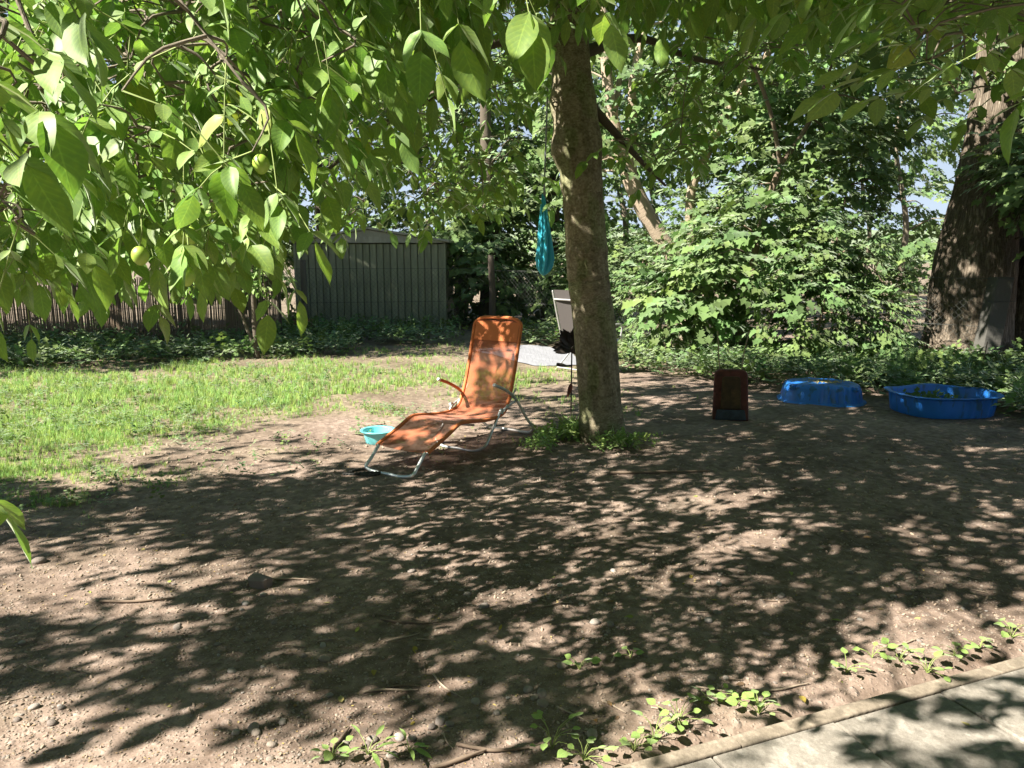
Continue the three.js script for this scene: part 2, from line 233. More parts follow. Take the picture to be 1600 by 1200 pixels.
function spray(seed, n, len, size, leaf, tilt = 0.6, stem = 0.0035) { // a leafy shoot along +x, leaves facing mostly up
  const r = rng(seed), gs = [], bend = 0.25 * r();
  const P = t => V(len * t, -bend * len * t * t, 0.12 * len * Math.sin(t * 3 + seed));
  for (let i = 0; i < n; i++) {
    const t = 0.12 + 0.88 * (i + 0.5 * r()) / n, side = i % 2 ? 1 : -1, p = P(t), a = side * (0.4 + 0.9 * r()) * (1 - 0.6 * t), off = size * (0.5 + 0.6 * r());
    p.add(V(Math.cos(a) * off * 0.5, (r() - 0.35) * off * 0.5, Math.sin(a) * off));
    const d = V(Math.cos(a) + 0.2, -0.25 - 0.45 * r(), Math.sin(a) * 1.2), up = V(gauss(r) * tilt, 1, gauss(r) * tilt);
    const g = leaf.clone(); g.applyMatrix4(basis(d, up, p, size * (0.7 + 0.5 * r()))); gs.push(g);
  }
  if (stem) gs.push(tube([P(0), P(0.5), P(1)], [stem, stem * 0.5], { radial: 3, steps: 1, caps: false }));
  for (const g of gs) for (const k of Object.keys(g.attributes)) if (!['position', 'normal', 'uv'].includes(k)) g.deleteAttribute(k);
  return mergeGeometries(gs);
}
const mapleSprays = [spray(11, 12, 0.50, 0.125, mLeaf), spray(12, 10, 0.42, 0.14, mLeaf), spray(13, 14, 0.6, 0.115, mLeaf, 0.8)];
const ovalSprays = [spray(21, 14, 0.5, 0.105, farLeaf, 0.7), spray(22, 11, 0.42, 0.12, farLeaf, 0.8)];
const ivySpray = spray(31, 6, 0.20, 0.08, mLeaf, 0.6, 0.002);
const narrowSpray = spray(32, 16, 0.5, 0.10, leaf6(0.13, 0.2, 0.2), 0.9);
// many copies of one shape: foliage nobody could count
function scatter(name, geo, mat, list, parent, tint) {
  const m = new THREE.InstancedMesh(geo, mat, list.length), c = new THREE.Color(), off = parent ? new THREE.Matrix4().makeTranslation(-parent.position.x, -parent.position.y, -parent.position.z) : null, q = new THREE.Matrix4();
  list.forEach((M, i) => { m.setMatrixAt(i, off ? q.multiplyMatrices(off, M) : M); if (tint) { tint(c, i); m.setColorAt(i, c); } });
  m.name = parent ? name : numbered(name); m.userData.kind = 'stuff'; m.castShadow = m.receiveShadow = true; (parent || scene).add(m); return m;
}
// the same as one mesh of real faces, tinted leaf by leaf through its vertex colours
const tinted = new Map();
function scatterSolid(name, geo, mat, list, parent, tint) {
  const P = geo.attributes.position, N = geo.attributes.normal, U = geo.attributes.uv, I = geo.index, nv = P.count, ni = I ? I.count : nv, n = list.length;
  const pos = new Float32Array(n * nv * 3), nor = new Float32Array(n * nv * 3), uv = new Float32Array(n * nv * 2), col = new Float32Array(n * nv * 3), idx = new Uint32Array(n * ni), v = V(), c = new THREE.Color(1, 1, 1), N3 = new THREE.Matrix3(), o = parent ? parent.position : V();
  list.forEach((M, k) => { if (tint) tint(c, k); N3.getNormalMatrix(M); const b = k * nv;
    for (let i = 0; i < nv; i++) { v.fromBufferAttribute(P, i).applyMatrix4(M).sub(o).toArray(pos, (b + i) * 3); v.fromBufferAttribute(N, i).applyMatrix3(N3).normalize().toArray(nor, (b + i) * 3); uv[(b + i) * 2] = U.getX(i); uv[(b + i) * 2 + 1] = U.getY(i); c.toArray(col, (b + i) * 3); }
    for (let i = 0; i < ni; i++) idx[k * ni + i] = b + (I ? I.getX(i) : i); });
  const g = new THREE.BufferGeometry(); g.setAttribute('position', new THREE.BufferAttribute(pos, 3)); g.setAttribute('normal', new THREE.BufferAttribute(nor, 3)); g.setAttribute('uv', new THREE.BufferAttribute(uv, 2)); g.setAttribute('color', new THREE.BufferAttribute(col, 3)); g.setIndex(new THREE.BufferAttribute(idx, 1));
  if (!tinted.has(mat)) { const m = mat.clone(); m.vertexColors = true; tinted.set(mat, m); }
  const m = new THREE.Mesh(g, tinted.get(mat)); m.name = parent ? name : numbered(name); m.userData.kind = 'stuff'; m.castShadow = m.receiveShadow = true; (parent || scene).add(m); faces += idx.length / 3; return m;
}
let faces = 0;
const leafTint = (r, v = 0.28, warm = 0.18) => c => { const k = 1 + (r() - 0.5) * 2 * v, w = (r() - 0.5) * 2 * warm; c.setRGB(k * (1 + w), k, k * (1 - w * 0.6)); };

// ---------------------------------------------------------------- background trees and shrubs
/* stems: lists of [x, y, z, radius]; crowns: [x, y, z, rx, ry, rz, shoots] */
let treeSeed = 1000;
function tree({ name, label, category = 'tree', group, base, stems = [], crowns = [], sprays = mapleSprays, mat = mapleMat, bark = branchBark, size = 1, up = 0.9, shell = 0.55, trunkBump, radial = 9, limbs = 5, v = 0.28 }) {
  const r = rng(++treeSeed), root = thing(name, label, category, base, group);
  stems.forEach((s, i) => wpart(i ? 'limb' : 'trunk', tube(s.map(p => V(p[0], p[1], p[2])), s.map(p => p[3]), { radial: i ? 7 : radial, steps: s.length * (trunkBump ? 22 : 6), bump: trunkBump && !(i > 1) ? trunkBump : undefined }), bark, root));
  const lists = sprays.map(() => []), limbGeos = [];
  for (const [cx, cy, cz, rx, ry, rz, n] of crowns) {
    if (stems.length && limbs) for (let k = 0; k < limbs; k++) { const th = r() * 6.28, e = V(cx + Math.cos(th) * rx * 0.7, cy + (r() - 0.3) * ry * 0.9, cz + Math.sin(th) * rz * 0.7); let a = null, bd = 1e9; for (const s of stems) for (let q = 0; q + 1 < s.length; q++) for (const f of [0.3, 0.65, 1]) { const p = s[q].map((v, i) => lerp(v, s[q + 1][i], f)), d = Math.hypot(p[0] - e.x, (p[1] - e.y) * (p[1] > e.y ? 1.8 : 1), p[2] - e.z); if (d < bd) { bd = d; a = p; } } const A = V(a[0], a[1], a[2]), m = A.clone().lerp(e, 0.5).add(V(gauss(r) * 0.15, 0.14 * A.distanceTo(e), gauss(r) * 0.15)); if (A.distanceTo(e) < 2.6 && A.distanceTo(e) > 0.15) limbGeos.push(tube([A, m, e], [Math.min(0.024, a[3] * 0.6), 0.014, 0.004], { radial: 5, steps: 6, caps: false })); }
    for (let i = 0; i < n; i++) {
      const th = r() * Math.PI * 2, ph = Math.acos(2 * r() - 1), q = Math.pow(r(), 0.33) * (1 - shell) + shell * Math.pow(r(), 0.12);
      let dx = Math.sin(ph) * Math.cos(th), dy = Math.cos(ph), dz = Math.sin(ph) * Math.sin(th);
      const lump = 0.78 + 0.5 * fbm(dx * 2.2 + cx * 3, dz * 2.2 + dy * 1.7 + cz * 3, 200, 2), p = V(cx + dx * rx * q * lump, cy + dy * ry * q * lump, cz + dz * rz * q * lump);
      if (p.y < 0.08) p.y = 0.08 + r() * 0.3;
      const dir = V(dx + gauss(r) * 0.6, -0.15 + gauss(r) * 0.35 + dy * 0.3, dz + gauss(r) * 0.6), u = V(gauss(r) * (1 - up) * 2, 1, gauss(r) * (1 - up) * 2);
      lists[Math.floor(r() * sprays.length)].push(basis(dir, u, p.addScaledVector(dir.clone().normalize(), -0.2), size * (0.7 + 0.6 * r())));
    }
  }
  for (const g of limbGeos) wpart('limb', g, bark, root);
  sprays.forEach((g, i) => lists[i].length && scatterSolid('crown', g, mat, lists[i], root, leafTint(r, v)));
  return root;
}
const furrow = (t, a, l) => 0.05 * (Math.abs(fbm(Math.cos(a) * 4 + 9, Math.sin(a) * 4 + l * 0.5, 220, 3) - 0.5) * 2 - 0.3) + 0.03 * (fbm(a * 9, l * 3, 224, 3) - 0.5);

// the old tree by the fence: two thick furrowed trunks
tree({ name: 'old_maple_tree', label: 'massive old tree with deeply furrowed double trunk behind the concrete fence post', base: V(6.75, 0, -11.0),
  stems: [[[6.75, -0.1, -11.0, 0.68], [6.75, 0.5, -11.0, 0.58], [6.78, 1.4, -11.05, 0.55], [6.85, 2.2, -11.1, 0.46], [6.95, 3.1, -11.15, 0.40], [7.0, 4.6, -11.2, 0.36], [7.2, 7, -11.4, 0.25]],
    [[7.75, -0.1, -11.1, 0.62], [7.72, 1.0, -11.1, 0.45], [7.9, 2.2, -11.2, 0.40], [8.4, 4, -11.4, 0.32], [9, 6.5, -11.6, 0.2]],
    [[6.95, 2.9, -11.1, 0.22], [7.4, 3.3, -10.9, 0.2], [8.3, 4.2, -10.6, 0.13], [9, 5.5, -10.4, 0.06]]],
  crowns: [[7.6, 2.75, -9.9, 1.3, 0.7, 0.8, 280], [8.3, 4.2, -10.2, 1.6, 1.4, 1.6, 294], [6.2, 5.6, -10.8, 2.4, 1.5, 2.2, 350], [8.5, 7, -11, 3, 2, 3, 420], [7.7, 1.7, -9.6, 0.7, 0.5, 0.5, 70]],
  mat: mapleMat, bark: oldBark, trunkBump: furrow, radial: 56, up: 0.85 });
// leaning tree whose pale trunk shows beside the walnut
{
  const P = (x, y, d, r) => { const p = at(x, y, d); return [p.x, p.y, p.z, r]; };
  tree({ name: 'leaning_tree', label: 'tree with pale sunlit trunk leaning over the wire fence', base: V(3.2, 0, -14),
    stems: [[[3.35, -0.1, -14, 0.22], P(1066, 425, 14, 0.17), P(1035, 375, 14, 0.15), P(1000, 315, 14, 0.16), P(975, 250, 14, 0.14), P(958, 190, 14, 0.11), P(946, 90, 14, 0.09), P(940, -60, 14, 0.06)],
      [P(985, 290, 14, 0.12), P(987, 200, 13.9, 0.10), P(990, 120, 13.8, 0.075), P(1010, 40, 13.7, 0.06), P(1040, -60, 13.6, 0.04)],
      [P(946, 250, 14.2, 0.05), P(963, 160, 14.2, 0.06), P(975, 60, 14.2, 0.04)]],
    crowns: [[2.2, 4.6, -14.6, 1.9, 1.3, 1.4, 216], [3.4, 5.4, -14.4, 1.8, 1.2, 1.3, 187], [1.7, 2.9, -14.6, 0.9, 0.7, 0.8, 43]], bark: std({ color: lin(0.34, 0.27, 0.20), bumpMap: barkBump, bumpScale: 0.01, roughness: 0.95 }), radial: 14 });
  tree({ name: 'forked_tree', label: 'slender tree with bare slanting pale boughs rising behind the maple shrubs', base: V(3.25, 0, -12.6),
    stems: [[[3.25, -0.1, -12.6, 0.11], P(1085, 420, 12.6, 0.09), P(1080, 300, 12.5, 0.075), P(1115, 220, 12.4, 0.07), P(1150, 150, 12.3, 0.062), P(1195, 90, 12.2, 0.055), P(1230, 40, 12.1, 0.045), P(1260, -60, 12, 0.03)],
      [P(1165, 140, 12.3, 0.03), P(1168, 80, 12.3, 0.03), P(1160, 10, 12.3, 0.02)]],
    crowns: [[3.8, 3.6, -12.7, 1.3, 0.8, 0.8, 93], [4.3, 4.6, -12.4, 1.5, 0.9, 1.0, 144], [3.4, 2.3, -12.8, 0.8, 0.6, 0.5, 50], [5.2, 4.0, -12.8, 1.3, 0.9, 0.8, 122]], bark: std({ color: lin(0.30, 0.24, 0.17), bumpMap: barkBump, bumpScale: 0.006, roughness: 0.95 }) });
  tree({ name: 'young_maple_tree', label: 'young maple with dark Y shaped stem above sunlit layered leaves', base: V(3.55, 0, -11.2),
    stems: [[P(1150, 575, 11.2, 0.06), P(1165, 480, 11.2, 0.055), P(1185, 370, 11.2, 0.05), P(1205, 300, 11.2, 0.05), P(1220, 258, 11.2, 0.045)],
      [P(1220, 258, 11.2, 0.035), P(1205, 180, 11.1, 0.03), P(1180, 110, 11, 0.028), P(1160, 70, 11, 0.022), P(1150, -30, 10.9, 0.015)],
      [P(1220, 256, 11.2, 0.04), P(1250, 215, 11.2, 0.035), P(1272, 175, 11.2, 0.03), P(1300, 100, 11.2, 0.02)]],
    crowns: [[3.3, 1.55, -11.0, 1.0, 0.75, 0.8, 136], [2.75, 1.0, -11.2, 0.8, 0.6, 0.6, 79], [3.9, 2.4, -11.3, 0.8, 0.6, 0.6, 57], [4.6, 3.4, -11.4, 1.0, 0.7, 0.7, 64]], bark: std({ color: lin(0.16, 0.12, 0.085), roughness: 0.95 }), up: 0.95, limbs: 3 });
}
// shrubs along the fence on the right
const shrubs = [
  ['maple_shrub', 'sunlit maple shrub with layered pale leaves beside the wheelbarrow tub', 3.0, -11.9, [[2.6, 0.9, -12.0, 0.9, 0.8, 0.7, 190], [3.2, 1.9, -12.2, 0.9, 0.8, 0.7, 150]]],
  ['maple_shrub', 'green maple shrub rising behind the upturned blue sandpit', 4.3, -10.6, [[4.2, 0.9, -10.5, 0.85, 0.8, 0.7, 210], [4.5, 1.75, -10.9, 0.8, 0.7, 0.6, 140], [4.9, 2.6, -11.2, 0.7, 0.5, 0.5, 60]]],
  ['maple_shrub', 'bushy green shrub between the old tree and the young maple', 5.4, -10.6, [[5.1, 0.65, -10.4, 0.55, 0.6, 0.5, 150], [5.2, 1.4, -10.8, 0.5, 0.5, 0.45, 80]]],
  ['maple_shrub', 'sunlit leafy shrub behind the folding chair by the wire fence', 1.9, -14.6, [[1.6, 1.3, -14.9, 1.0, 1.0, 0.7, 220], [2.4, 1.2, -14.2, 0.8, 0.8, 0.6, 150]]],
  ['maple_shrub', 'low dark shrub at the foot of the old tree beside the open blue sandpit', 6.2, -9.4, [[5.9, 0.15, -9.2, 0.8, 0.14, 0.5, 130], [6.9, 0.18, -9.0, 0.7, 0.16, 0.5, 120], [5.1, 0.16, -9.3, 0.7, 0.16, 0.5, 120]]]];
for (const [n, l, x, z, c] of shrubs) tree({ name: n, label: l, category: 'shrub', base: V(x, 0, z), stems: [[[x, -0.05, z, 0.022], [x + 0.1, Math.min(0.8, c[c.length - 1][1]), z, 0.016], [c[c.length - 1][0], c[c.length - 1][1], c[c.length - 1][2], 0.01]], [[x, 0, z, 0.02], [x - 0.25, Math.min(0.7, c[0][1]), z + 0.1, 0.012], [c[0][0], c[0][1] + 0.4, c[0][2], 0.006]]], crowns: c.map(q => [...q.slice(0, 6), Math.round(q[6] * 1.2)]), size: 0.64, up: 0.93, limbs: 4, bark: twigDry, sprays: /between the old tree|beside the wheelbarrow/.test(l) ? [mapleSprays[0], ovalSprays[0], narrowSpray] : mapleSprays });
// dark wood behind the shed
const woods = [
  ['tall dark maple standing behind the green shed', -5.2, -20.5, [[-5.2, 4.4, -20.3, 2.6, 2.6, 2.2, 369], [-5.0, 7.4, -20.6, 2.6, 2, 2.2, 204]]],
  ['dark maple standing behind the right corner of the green shed', -1.4, -20.2, [[-1.4, 3.3, -19.8, 2.2, 2.4, 1.8, 328], [-1.2, 6.4, -20.2, 2.6, 2.0, 2.2, 229]]],
  ['dark maple filling the gap between shed and walnut trunk', 0.9, -18.6, [[0.6, 2.4, -18.2, 1.6, 1.9, 1.3, 229], [0.8, 5.2, -18.6, 2.2, 1.8, 1.8, 213], [1.0, 0.8, -17.6, 1.4, 0.9, 0.9, 106]]],
  ['dark bushy maple beside the right wall of the shed', -0.6, -17.5, [[-0.7, 1.4, -17.3, 0.9, 1.3, 0.8, 135], [-0.4, 2.9, -17.6, 1.1, 0.9, 0.9, 106]]],
  ['shaded tree rising behind the reed fence', -7.9, -14.6, [[-7.6, 5.4, -13.6, 2.6, 2.0, 2.0, 328], [-5.6, 6.7, -12.6, 2.0, 1.2, 1.8, 240], [-5.5, 4.3, -14.2, 1.8, 1.0, 1.2, 200], [-8.7, 5.2, -11.6, 1.8, 1.4, 1.3, 220], [-8.4, 8.0, -12.8, 2.8, 2, 2.2, 204]]],
  ['shaded tree behind the corner of the reed fence and shed', -6.4, -17.2, [[-6.3, 2.2, -17.2, 1.3, 1.8, 1.2, 171], [-6.4, 5.0, -17.4, 1.8, 1.6, 1.6, 171]]],
  ['spreading tree at the far left end of the reed fence', -10.6, -10.9, [[-10.3, 4.2, -9.7, 1.9, 1.7, 1.3, 187], [-10.4, 4.6, -11.2, 2.0, 2.2, 1.6, 287], [-10.4, 8.2, -10.9, 2.4, 2.0, 2.0, 188]]],
  ['broad tree beyond the far end of the reed fence', -12.8, -14.0, [[-12.6, 4.0, -14.0, 2.8, 3.2, 2.4, 369], [-12.6, 8.0, -14.2, 2.8, 2.2, 2.6, 229]]]];
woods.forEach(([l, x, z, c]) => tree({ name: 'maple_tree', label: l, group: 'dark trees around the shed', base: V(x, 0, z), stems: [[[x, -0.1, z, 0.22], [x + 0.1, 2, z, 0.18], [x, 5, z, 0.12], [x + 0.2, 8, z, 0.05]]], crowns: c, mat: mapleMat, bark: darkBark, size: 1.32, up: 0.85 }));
// lighter trees farther off beyond the fence on the right
const far = [
  ['airy tree beyond the wire fence left of the forked boughs', 2.6, -19, [[2.4, 4.2, -19, 2.0, 1.7, 1.6, 132], [3.6, 6.4, -19, 2.4, 1.6, 1.8, 143]]],
  ['airy tree beyond the fence above the maple shrubs', 6.4, -18.5, [[6.0, 4.6, -18.4, 2.2, 1.4, 1.6, 132], [7.0, 6.6, -18.6, 2.6, 1.6, 1.8, 165], [5.6, 2.2, -18.2, 1.8, 0.8, 1.2, 71]]],
  ['airy tree beyond the fence left of the old furrowed trunk', 9.6, -19, [[9.6, 4.9, -19, 2.4, 1.5, 1.6, 132], [9.8, 2.5, -18.6, 1.6, 0.9, 1.2, 60], [10.2, 6.8, -19.2, 2.4, 1.5, 1.8, 143]]]];
far.push(['bushy tree well beyond the fence behind the leaning trunk', 4.6, -25, [[4.2, 3.0, -25, 2.2, 1.8, 1.5, 200], [4.8, 6.2, -25, 2.6, 2.0, 1.6, 220]]], ['bushy tree well beyond the fence between forked boughs and old trunk', 12.0, -26, [[11.6, 3.0, -26, 2.6, 1.9, 1.5, 230], [12.4, 6.4, -26, 3.0, 2.2, 1.6, 260]]], ['bushy tree well beyond the fence behind the maple shrubs', 8.3, -24, [[8.2, 2.6, -24, 2.2, 1.5, 1.4, 180], [8.4, 5.6, -24, 2.4, 2.0, 1.5, 200]]]);
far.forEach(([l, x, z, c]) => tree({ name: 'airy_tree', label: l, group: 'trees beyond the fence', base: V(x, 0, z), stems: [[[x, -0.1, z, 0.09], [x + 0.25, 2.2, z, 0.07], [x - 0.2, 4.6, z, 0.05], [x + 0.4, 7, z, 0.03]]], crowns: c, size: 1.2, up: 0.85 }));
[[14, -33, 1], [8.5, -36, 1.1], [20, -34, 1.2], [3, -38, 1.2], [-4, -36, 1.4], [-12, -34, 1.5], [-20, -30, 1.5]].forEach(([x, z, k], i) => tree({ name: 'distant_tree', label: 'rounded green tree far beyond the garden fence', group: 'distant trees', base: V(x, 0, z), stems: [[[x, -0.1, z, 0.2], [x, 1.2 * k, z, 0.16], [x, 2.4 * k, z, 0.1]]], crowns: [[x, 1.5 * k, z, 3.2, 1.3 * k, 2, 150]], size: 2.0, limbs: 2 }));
// bright shrub at the left, in the sun in front of the reed fence
tree({ name: 'oval_leaved_shrub', label: 'sunlit yellow green shrub in front of the left corner of the shed', category: 'shrub', base: V(-4.0, 0, -11.6), stems: [[[-4.0, -0.05, -11.6, 0.05], [-4.0, 1.0, -11.6, 0.04], [-3.8, 2.4, -11.5, 0.02]], [[-4.0, 0.1, -11.6, 0.03], [-4.4, 1.4, -11.5, 0.02], [-4.7, 2.6, -11.4, 0.01]]],
  crowns: [[-4.3, 2.3, -11.5, 0.8, 0.7, 0.6, 130], [-3.9, 3.0, -11.5, 0.9, 0.7, 0.7, 150], [-4.6, 1.5, -11.4, 0.5, 0.5, 0.45, 50], [-5.4, 3.0, -11.4, 0.9, 0.8, 0.7, 130], [-3.75, 1.35, -11.5, 0.3, 0.45, 0.3, 22]], sprays: ovalSprays, mat: walnutFarMat, bark: darkBark, size: 0.85, limbs: 4 });

// ---------------------------------------------------------------- the walnut tree
const walnut = thing('walnut_tree', 'walnut tree with smooth brown trunk and drooping leafy boughs beside the lounger', 'tree', V(0.80, 0, -6.43));
{
  const r = rng(77), P = (x, y, d = 6.43) => at(x, y, d);
  const knots = [[at(905, 228, 6.2), 0.035, 0.11], [at(880, 150, 6.2), 0.03, 0.10], [at(935, 215, 6.2), 0.02, 0.09], [at(917, 392, 6.2), 0.014, 0.05], [at(928, 262, 6.2), -0.012, 0.04], [at(912, 300, 6.2), -0.010, 0.035], [at(945, 470, 6.2), -0.010, 0.05]];
  const trunkPts = [V(0.83, -0.12, -6.43), P(942, 690), P(938, 634), P(928, 503), P(919, 432), P(912, 330), P(901, 210), P(893, 110), P(889, 20), V(0.45, 4.3, -6.4), V(0.5, 5.6, -6.3)];
  const trunkRad = [0.30, 0.225, 0.187, 0.183, 0.178, 0.170, 0.188, 0.158, 0.150, 0.13, 0.09];
  wpart('trunk', tube(trunkPts, trunkRad, { radial: 64, steps: 230, bump: (t, a, l, p) => {
    let d = 0.010 * (fbm(Math.cos(a) * 2 + 5, Math.sin(a) * 2 + l * 1.3, 230, 3) - 0.5) + 0.003 * (fbm(a * 6, l * 9, 234, 3) - 0.5);
    d += Math.max(0, 0.34 - l) * 0.42 * (0.5 + 0.5 * Math.cos(a * 5 + 1.3));
    const q = V(p.x + Math.cos(0) * 0, p.y, p.z); // bulges where old limbs were cut, read at their heights on the front
    for (const [k, h, w] of knots) { const dy = (q.y - k.y) / w, side = Math.cos(a) * 0; d += h * Math.exp(-dy * dy) * (0.35 + 0.65 * smooth(-0.2, 1, Math.sin(a * 1 + k.x * 7 + k.y * 3))) + side; }
    const ring = (q.y - 1.40) / 0.012; d -= 0.012 * Math.exp(-ring * ring); d += 0.006 * Math.exp(-Math.pow((q.y - 1.43) / 0.02, 2));
    return d;
  } }), walnutBark, walnut);
  // cut limb scars on the front of the trunk
  for (const [px, py, R] of [[905, 228, 0.032], [868, 163, 0.022], [917, 393, 0.014]]) { const c = at(px, py, 6.24), g = new THREE.TorusGeometry(R, R * 0.35, 7, 14); g.scale(1, 0.85, 0.7); wpart('branch_scar', g.translate(c.x, c.y, c.z), walnutBark, walnut); }
  // boughs
  const boughs = [
    [[0.46, 3.4, -6.42, 0.060], [...P(760, 72, 6.2).toArray(), 0.040], [...P(690, 140, 6.0).toArray(), 0.032], [...P(600, 195, 5.7).toArray(), 0.02], [...P(500, 275, 5.4).toArray(), 0.012]],
    [[0.44, 3.7, -6.4, 0.10], [-1.0, 4.0, -5.4, 0.08], [-2.6, 4.3, -4.4, 0.06], [-4.2, 4.2, -3.6, 0.03], [-5.6, 4.0, -3.2, 0.012]],
    [[0.45, 4.0, -6.4, 0.10], [-1.2, 4.7, -6.4, 0.08], [-3.2, 5.0, -6.2, 0.05], [-5.0, 4.9, -6.0, 0.02]],
    [[0.44, 3.9, -6.38, 0.10], [0.2, 3.9, -4.8, 0.085], [-0.4, 3.9, -3.2, 0.05], [-0.9, 3.5, -2.2, 0.022], [-1.3, 2.9, -1.8, 0.010]],
    [[0.45, 4.2, -6.4, 0.09], [1.2, 4.4, -5.0, 0.07], [1.6, 4.0, -3.4, 0.045], [1.9, 3.2, -2.4, 0.02], [2.0, 2.6, -2.0, 0.01]],
    [[0.46, 4.4, -6.4, 0.09], [2.0, 4.8, -6.8, 0.07], [3.6, 4.9, -7.2, 0.04], [4.6, 4.6, -7.4, 0.015]],
    [[0.45, 4.1, -6.4, 0.085], [-1.0, 4.2, -3.8, 0.06], [-2.6, 4.1, -2.4, 0.03], [-3.6, 3.8, -1.8, 0.012]],
    [[0.47, 3.0, -6.4, 0.05], [...P(1000, 250, 6.6).toArray(), 0.022], [...P(1040, 290, 6.8).toArray(), 0.01]],
    [[0.47, 3.2, -6.45, 0.06], [...P(1000, 60, 6.8).toArray(), 0.035], [...P(1080, 90, 7.0).toArray(), 0.025], [...P(1200, 110, 7.2).toArray(), 0.01]],
    [[0.5, 4.0, -6.4, 0.07], [-0.6, 3.8, -6.9, 0.05], [-1.6, 3.4, -7.0, 0.03], [-2.2, 2.9, -7.0, 0.012]]];
  const nodes = [];
  boughs.forEach((b, i) => { const pts = b.map(p => V(p[0], p[1], p[2])); wpart('limb', tube(pts, b.map(p => p[3]), { radial: 9, steps: 30 }), i === 0 || i > 6 ? darkBark : branchBark, walnut); const c = new THREE.CatmullRomCurve3(pts); for (let k = 2; k <= 24; k++) nodes.push(c.getPoint(k / 24)); });
  // side twigs hanging into the picture at the left
  const side = [[[-1.3, 2.9, -1.9], [-1.1, 2.55, -1.75], [-0.75, 2.2, -1.65], [-0.55, 1.95, -1.6]], [[-1.3, 2.9, -1.9], [-1.5, 2.4, -1.9], [-1.35, 1.9, -1.85], [-1.1, 1.65, -1.75]], [[-0.8, 3.3, -2.5], [-0.55, 2.8, -2.2], [-0.3, 2.5, -2.0], [-0.1, 2.35, -1.9]], [[-1.0, 3.2, -2.3], [-1.5, 2.7, -2.6], [-1.3, 2.2, -2.8], [-0.95, 1.9, -2.8]], [[-2.6, 3.9, -2.4], [-2.2, 2.9, -2.6], [-1.8, 2.2, -2.7], [-1.5, 1.85, -2.6]], [[-1.0, 3.2, -2.2], [-0.9, 2.5, -1.3], [-0.75, 2.1, -1.15], [-0.65, 1.85, -1.1]]];
  for (const s of side) { const pts = s.map(p => V(...p)); wpart('twig', tube(pts, [0.009, 0.006, 0.003], { radial: 6, steps: 16 }), branchBark, walnut); const c = new THREE.CatmullRomCurve3(pts); for (let k = 2; k <= 16; k++) nodes.push(c.getPoint(k / 16)); }

  let grown = 0; const leaves = [], twigs = [], stalks = [];   // leaf: {M, p, size}
  const near = p => { for (const t of twigs.slice(grown)) nodes.push(t[1]); grown = twigs.length; let best = null, bd = 1e9; for (const n of nodes) { const d = n.distanceToSquared(p) + (n.y < p.y - 0.1 ? 0.4 : 0); if (d < bd) { bd = d; best = n; } } return best; };
  // one compound leaf: a stalk with paired leaflets hanging from it
  function compound(p, dir, len, pairs, size, sag, shadowOnly) {
    const d = dir.clone().normalize(), end = t => p.clone().addScaledVector(d, len * t).add(V(0, -sag * len * t * t, 0)), side = d.clone().cross(Y).normalize();
    if (!shadowOnly) stalks.push([p.clone(), end(0.5), end(1)]);
    const put = (t, s, k) => {
      const q = end(t), tan = d.clone().add(V(0, -2 * sag * t, 0)).normalize(), ld = tan.clone().multiplyScalar(s ? 0.55 + 0.25 * r() : 1).addScaledVector(side, s * (0.75 + 0.3 * r())).add(V(0, -0.12 - sag * 0.7 * (0.3 + r()), 0)).add(V(gauss(r) * 0.35, gauss(r) * 0.35, gauss(r) * 0.35));
      const up = V(gauss(r) * 0.75, 1, gauss(r) * 0.75).addScaledVector(side, s * 0.35).addScaledVector(d, 0.35), S = size * k * (0.8 + 0.4 * r());
      leaves.push({ M: basis(ld, up, q, S, 0.9 + 0.3 * r()), p: q.clone().addScaledVector(ld.normalize(), S * 0.5), size: S });
    };
    for (let i = 0; i < pairs; i++) { const t = 0.35 + 0.55 * i / Math.max(1, pairs - 1), k = 0.7 + 0.3 * i / pairs; put(t, 1, k); put(t, -1, k); }
    put(1, 0, 1.12);
  }
  const coverAt = p => { const t = p.y / SUN.y, x = p.x - SUN.x * t, z = p.z - SUN.z * t; if (kerbSide(x, z) < 0.25 && x > 0.2 && x < 1.8 && z < -1.7) return -0.03; if (z > -2.0) return 0.8; const [px, py] = toPx(x, 0, z); return table(LEAF_COVER, clamp(px, 0, 1600), py); };
  const ybound = (T, x) => { let i = 0; while (i < T.length - 2 && T[i + 1][0] < x) i++; return lerp(T[i][1], T[i + 1][1], clamp((x - T[i][0]) / (T[i + 1][0] - T[i][0]))); };
  // drooping boughs in front at the left, one and a half to three metres off
  const B1 = [[-150, 370], [0, 360], [90, 380], [200, 360], [300, 370], [400, 320], [440, 265], [500, 180], [550, 60], [600, -20], [650, -60], [760, -70], [880, -80], [940, -110]];
  const clump = (x, y, s) => fbm(x / 90, y / 90, s, 2);
  let made = 0;
  for (let k = 0; k < 16000 && made < 340; k++) {
    const px = lerp(-120, 900, r()), d = lerp(1.35, 2.5, Math.pow(r(), 0.9)), yb = ybound(B1, px) + (d - 1.7) * 22; const py = lerp(-140, yb, r()); if (py > yb || clump(px, py, 300) < 0.40) continue; if (px > 520 && (d > 2.0 || r() < 0.3)) continue;
    const p = at(px, py, d); if (r() > 0.05 + 0.95 * coverAt(p)) continue; const n = near(p), dir = V(gauss(r) * 0.9 + 0.25, -0.25 + gauss(r) * 0.4, gauss(r) * 0.8 + 0.15);
    compound(p, dir, 0.15 + 0.09 * r(), 2 + Math.floor(r() * 1.7), 0.062 + 0.040 * r(), 0.25 + 0.45 * r()); twigs.push([n, p]); made++;
  }
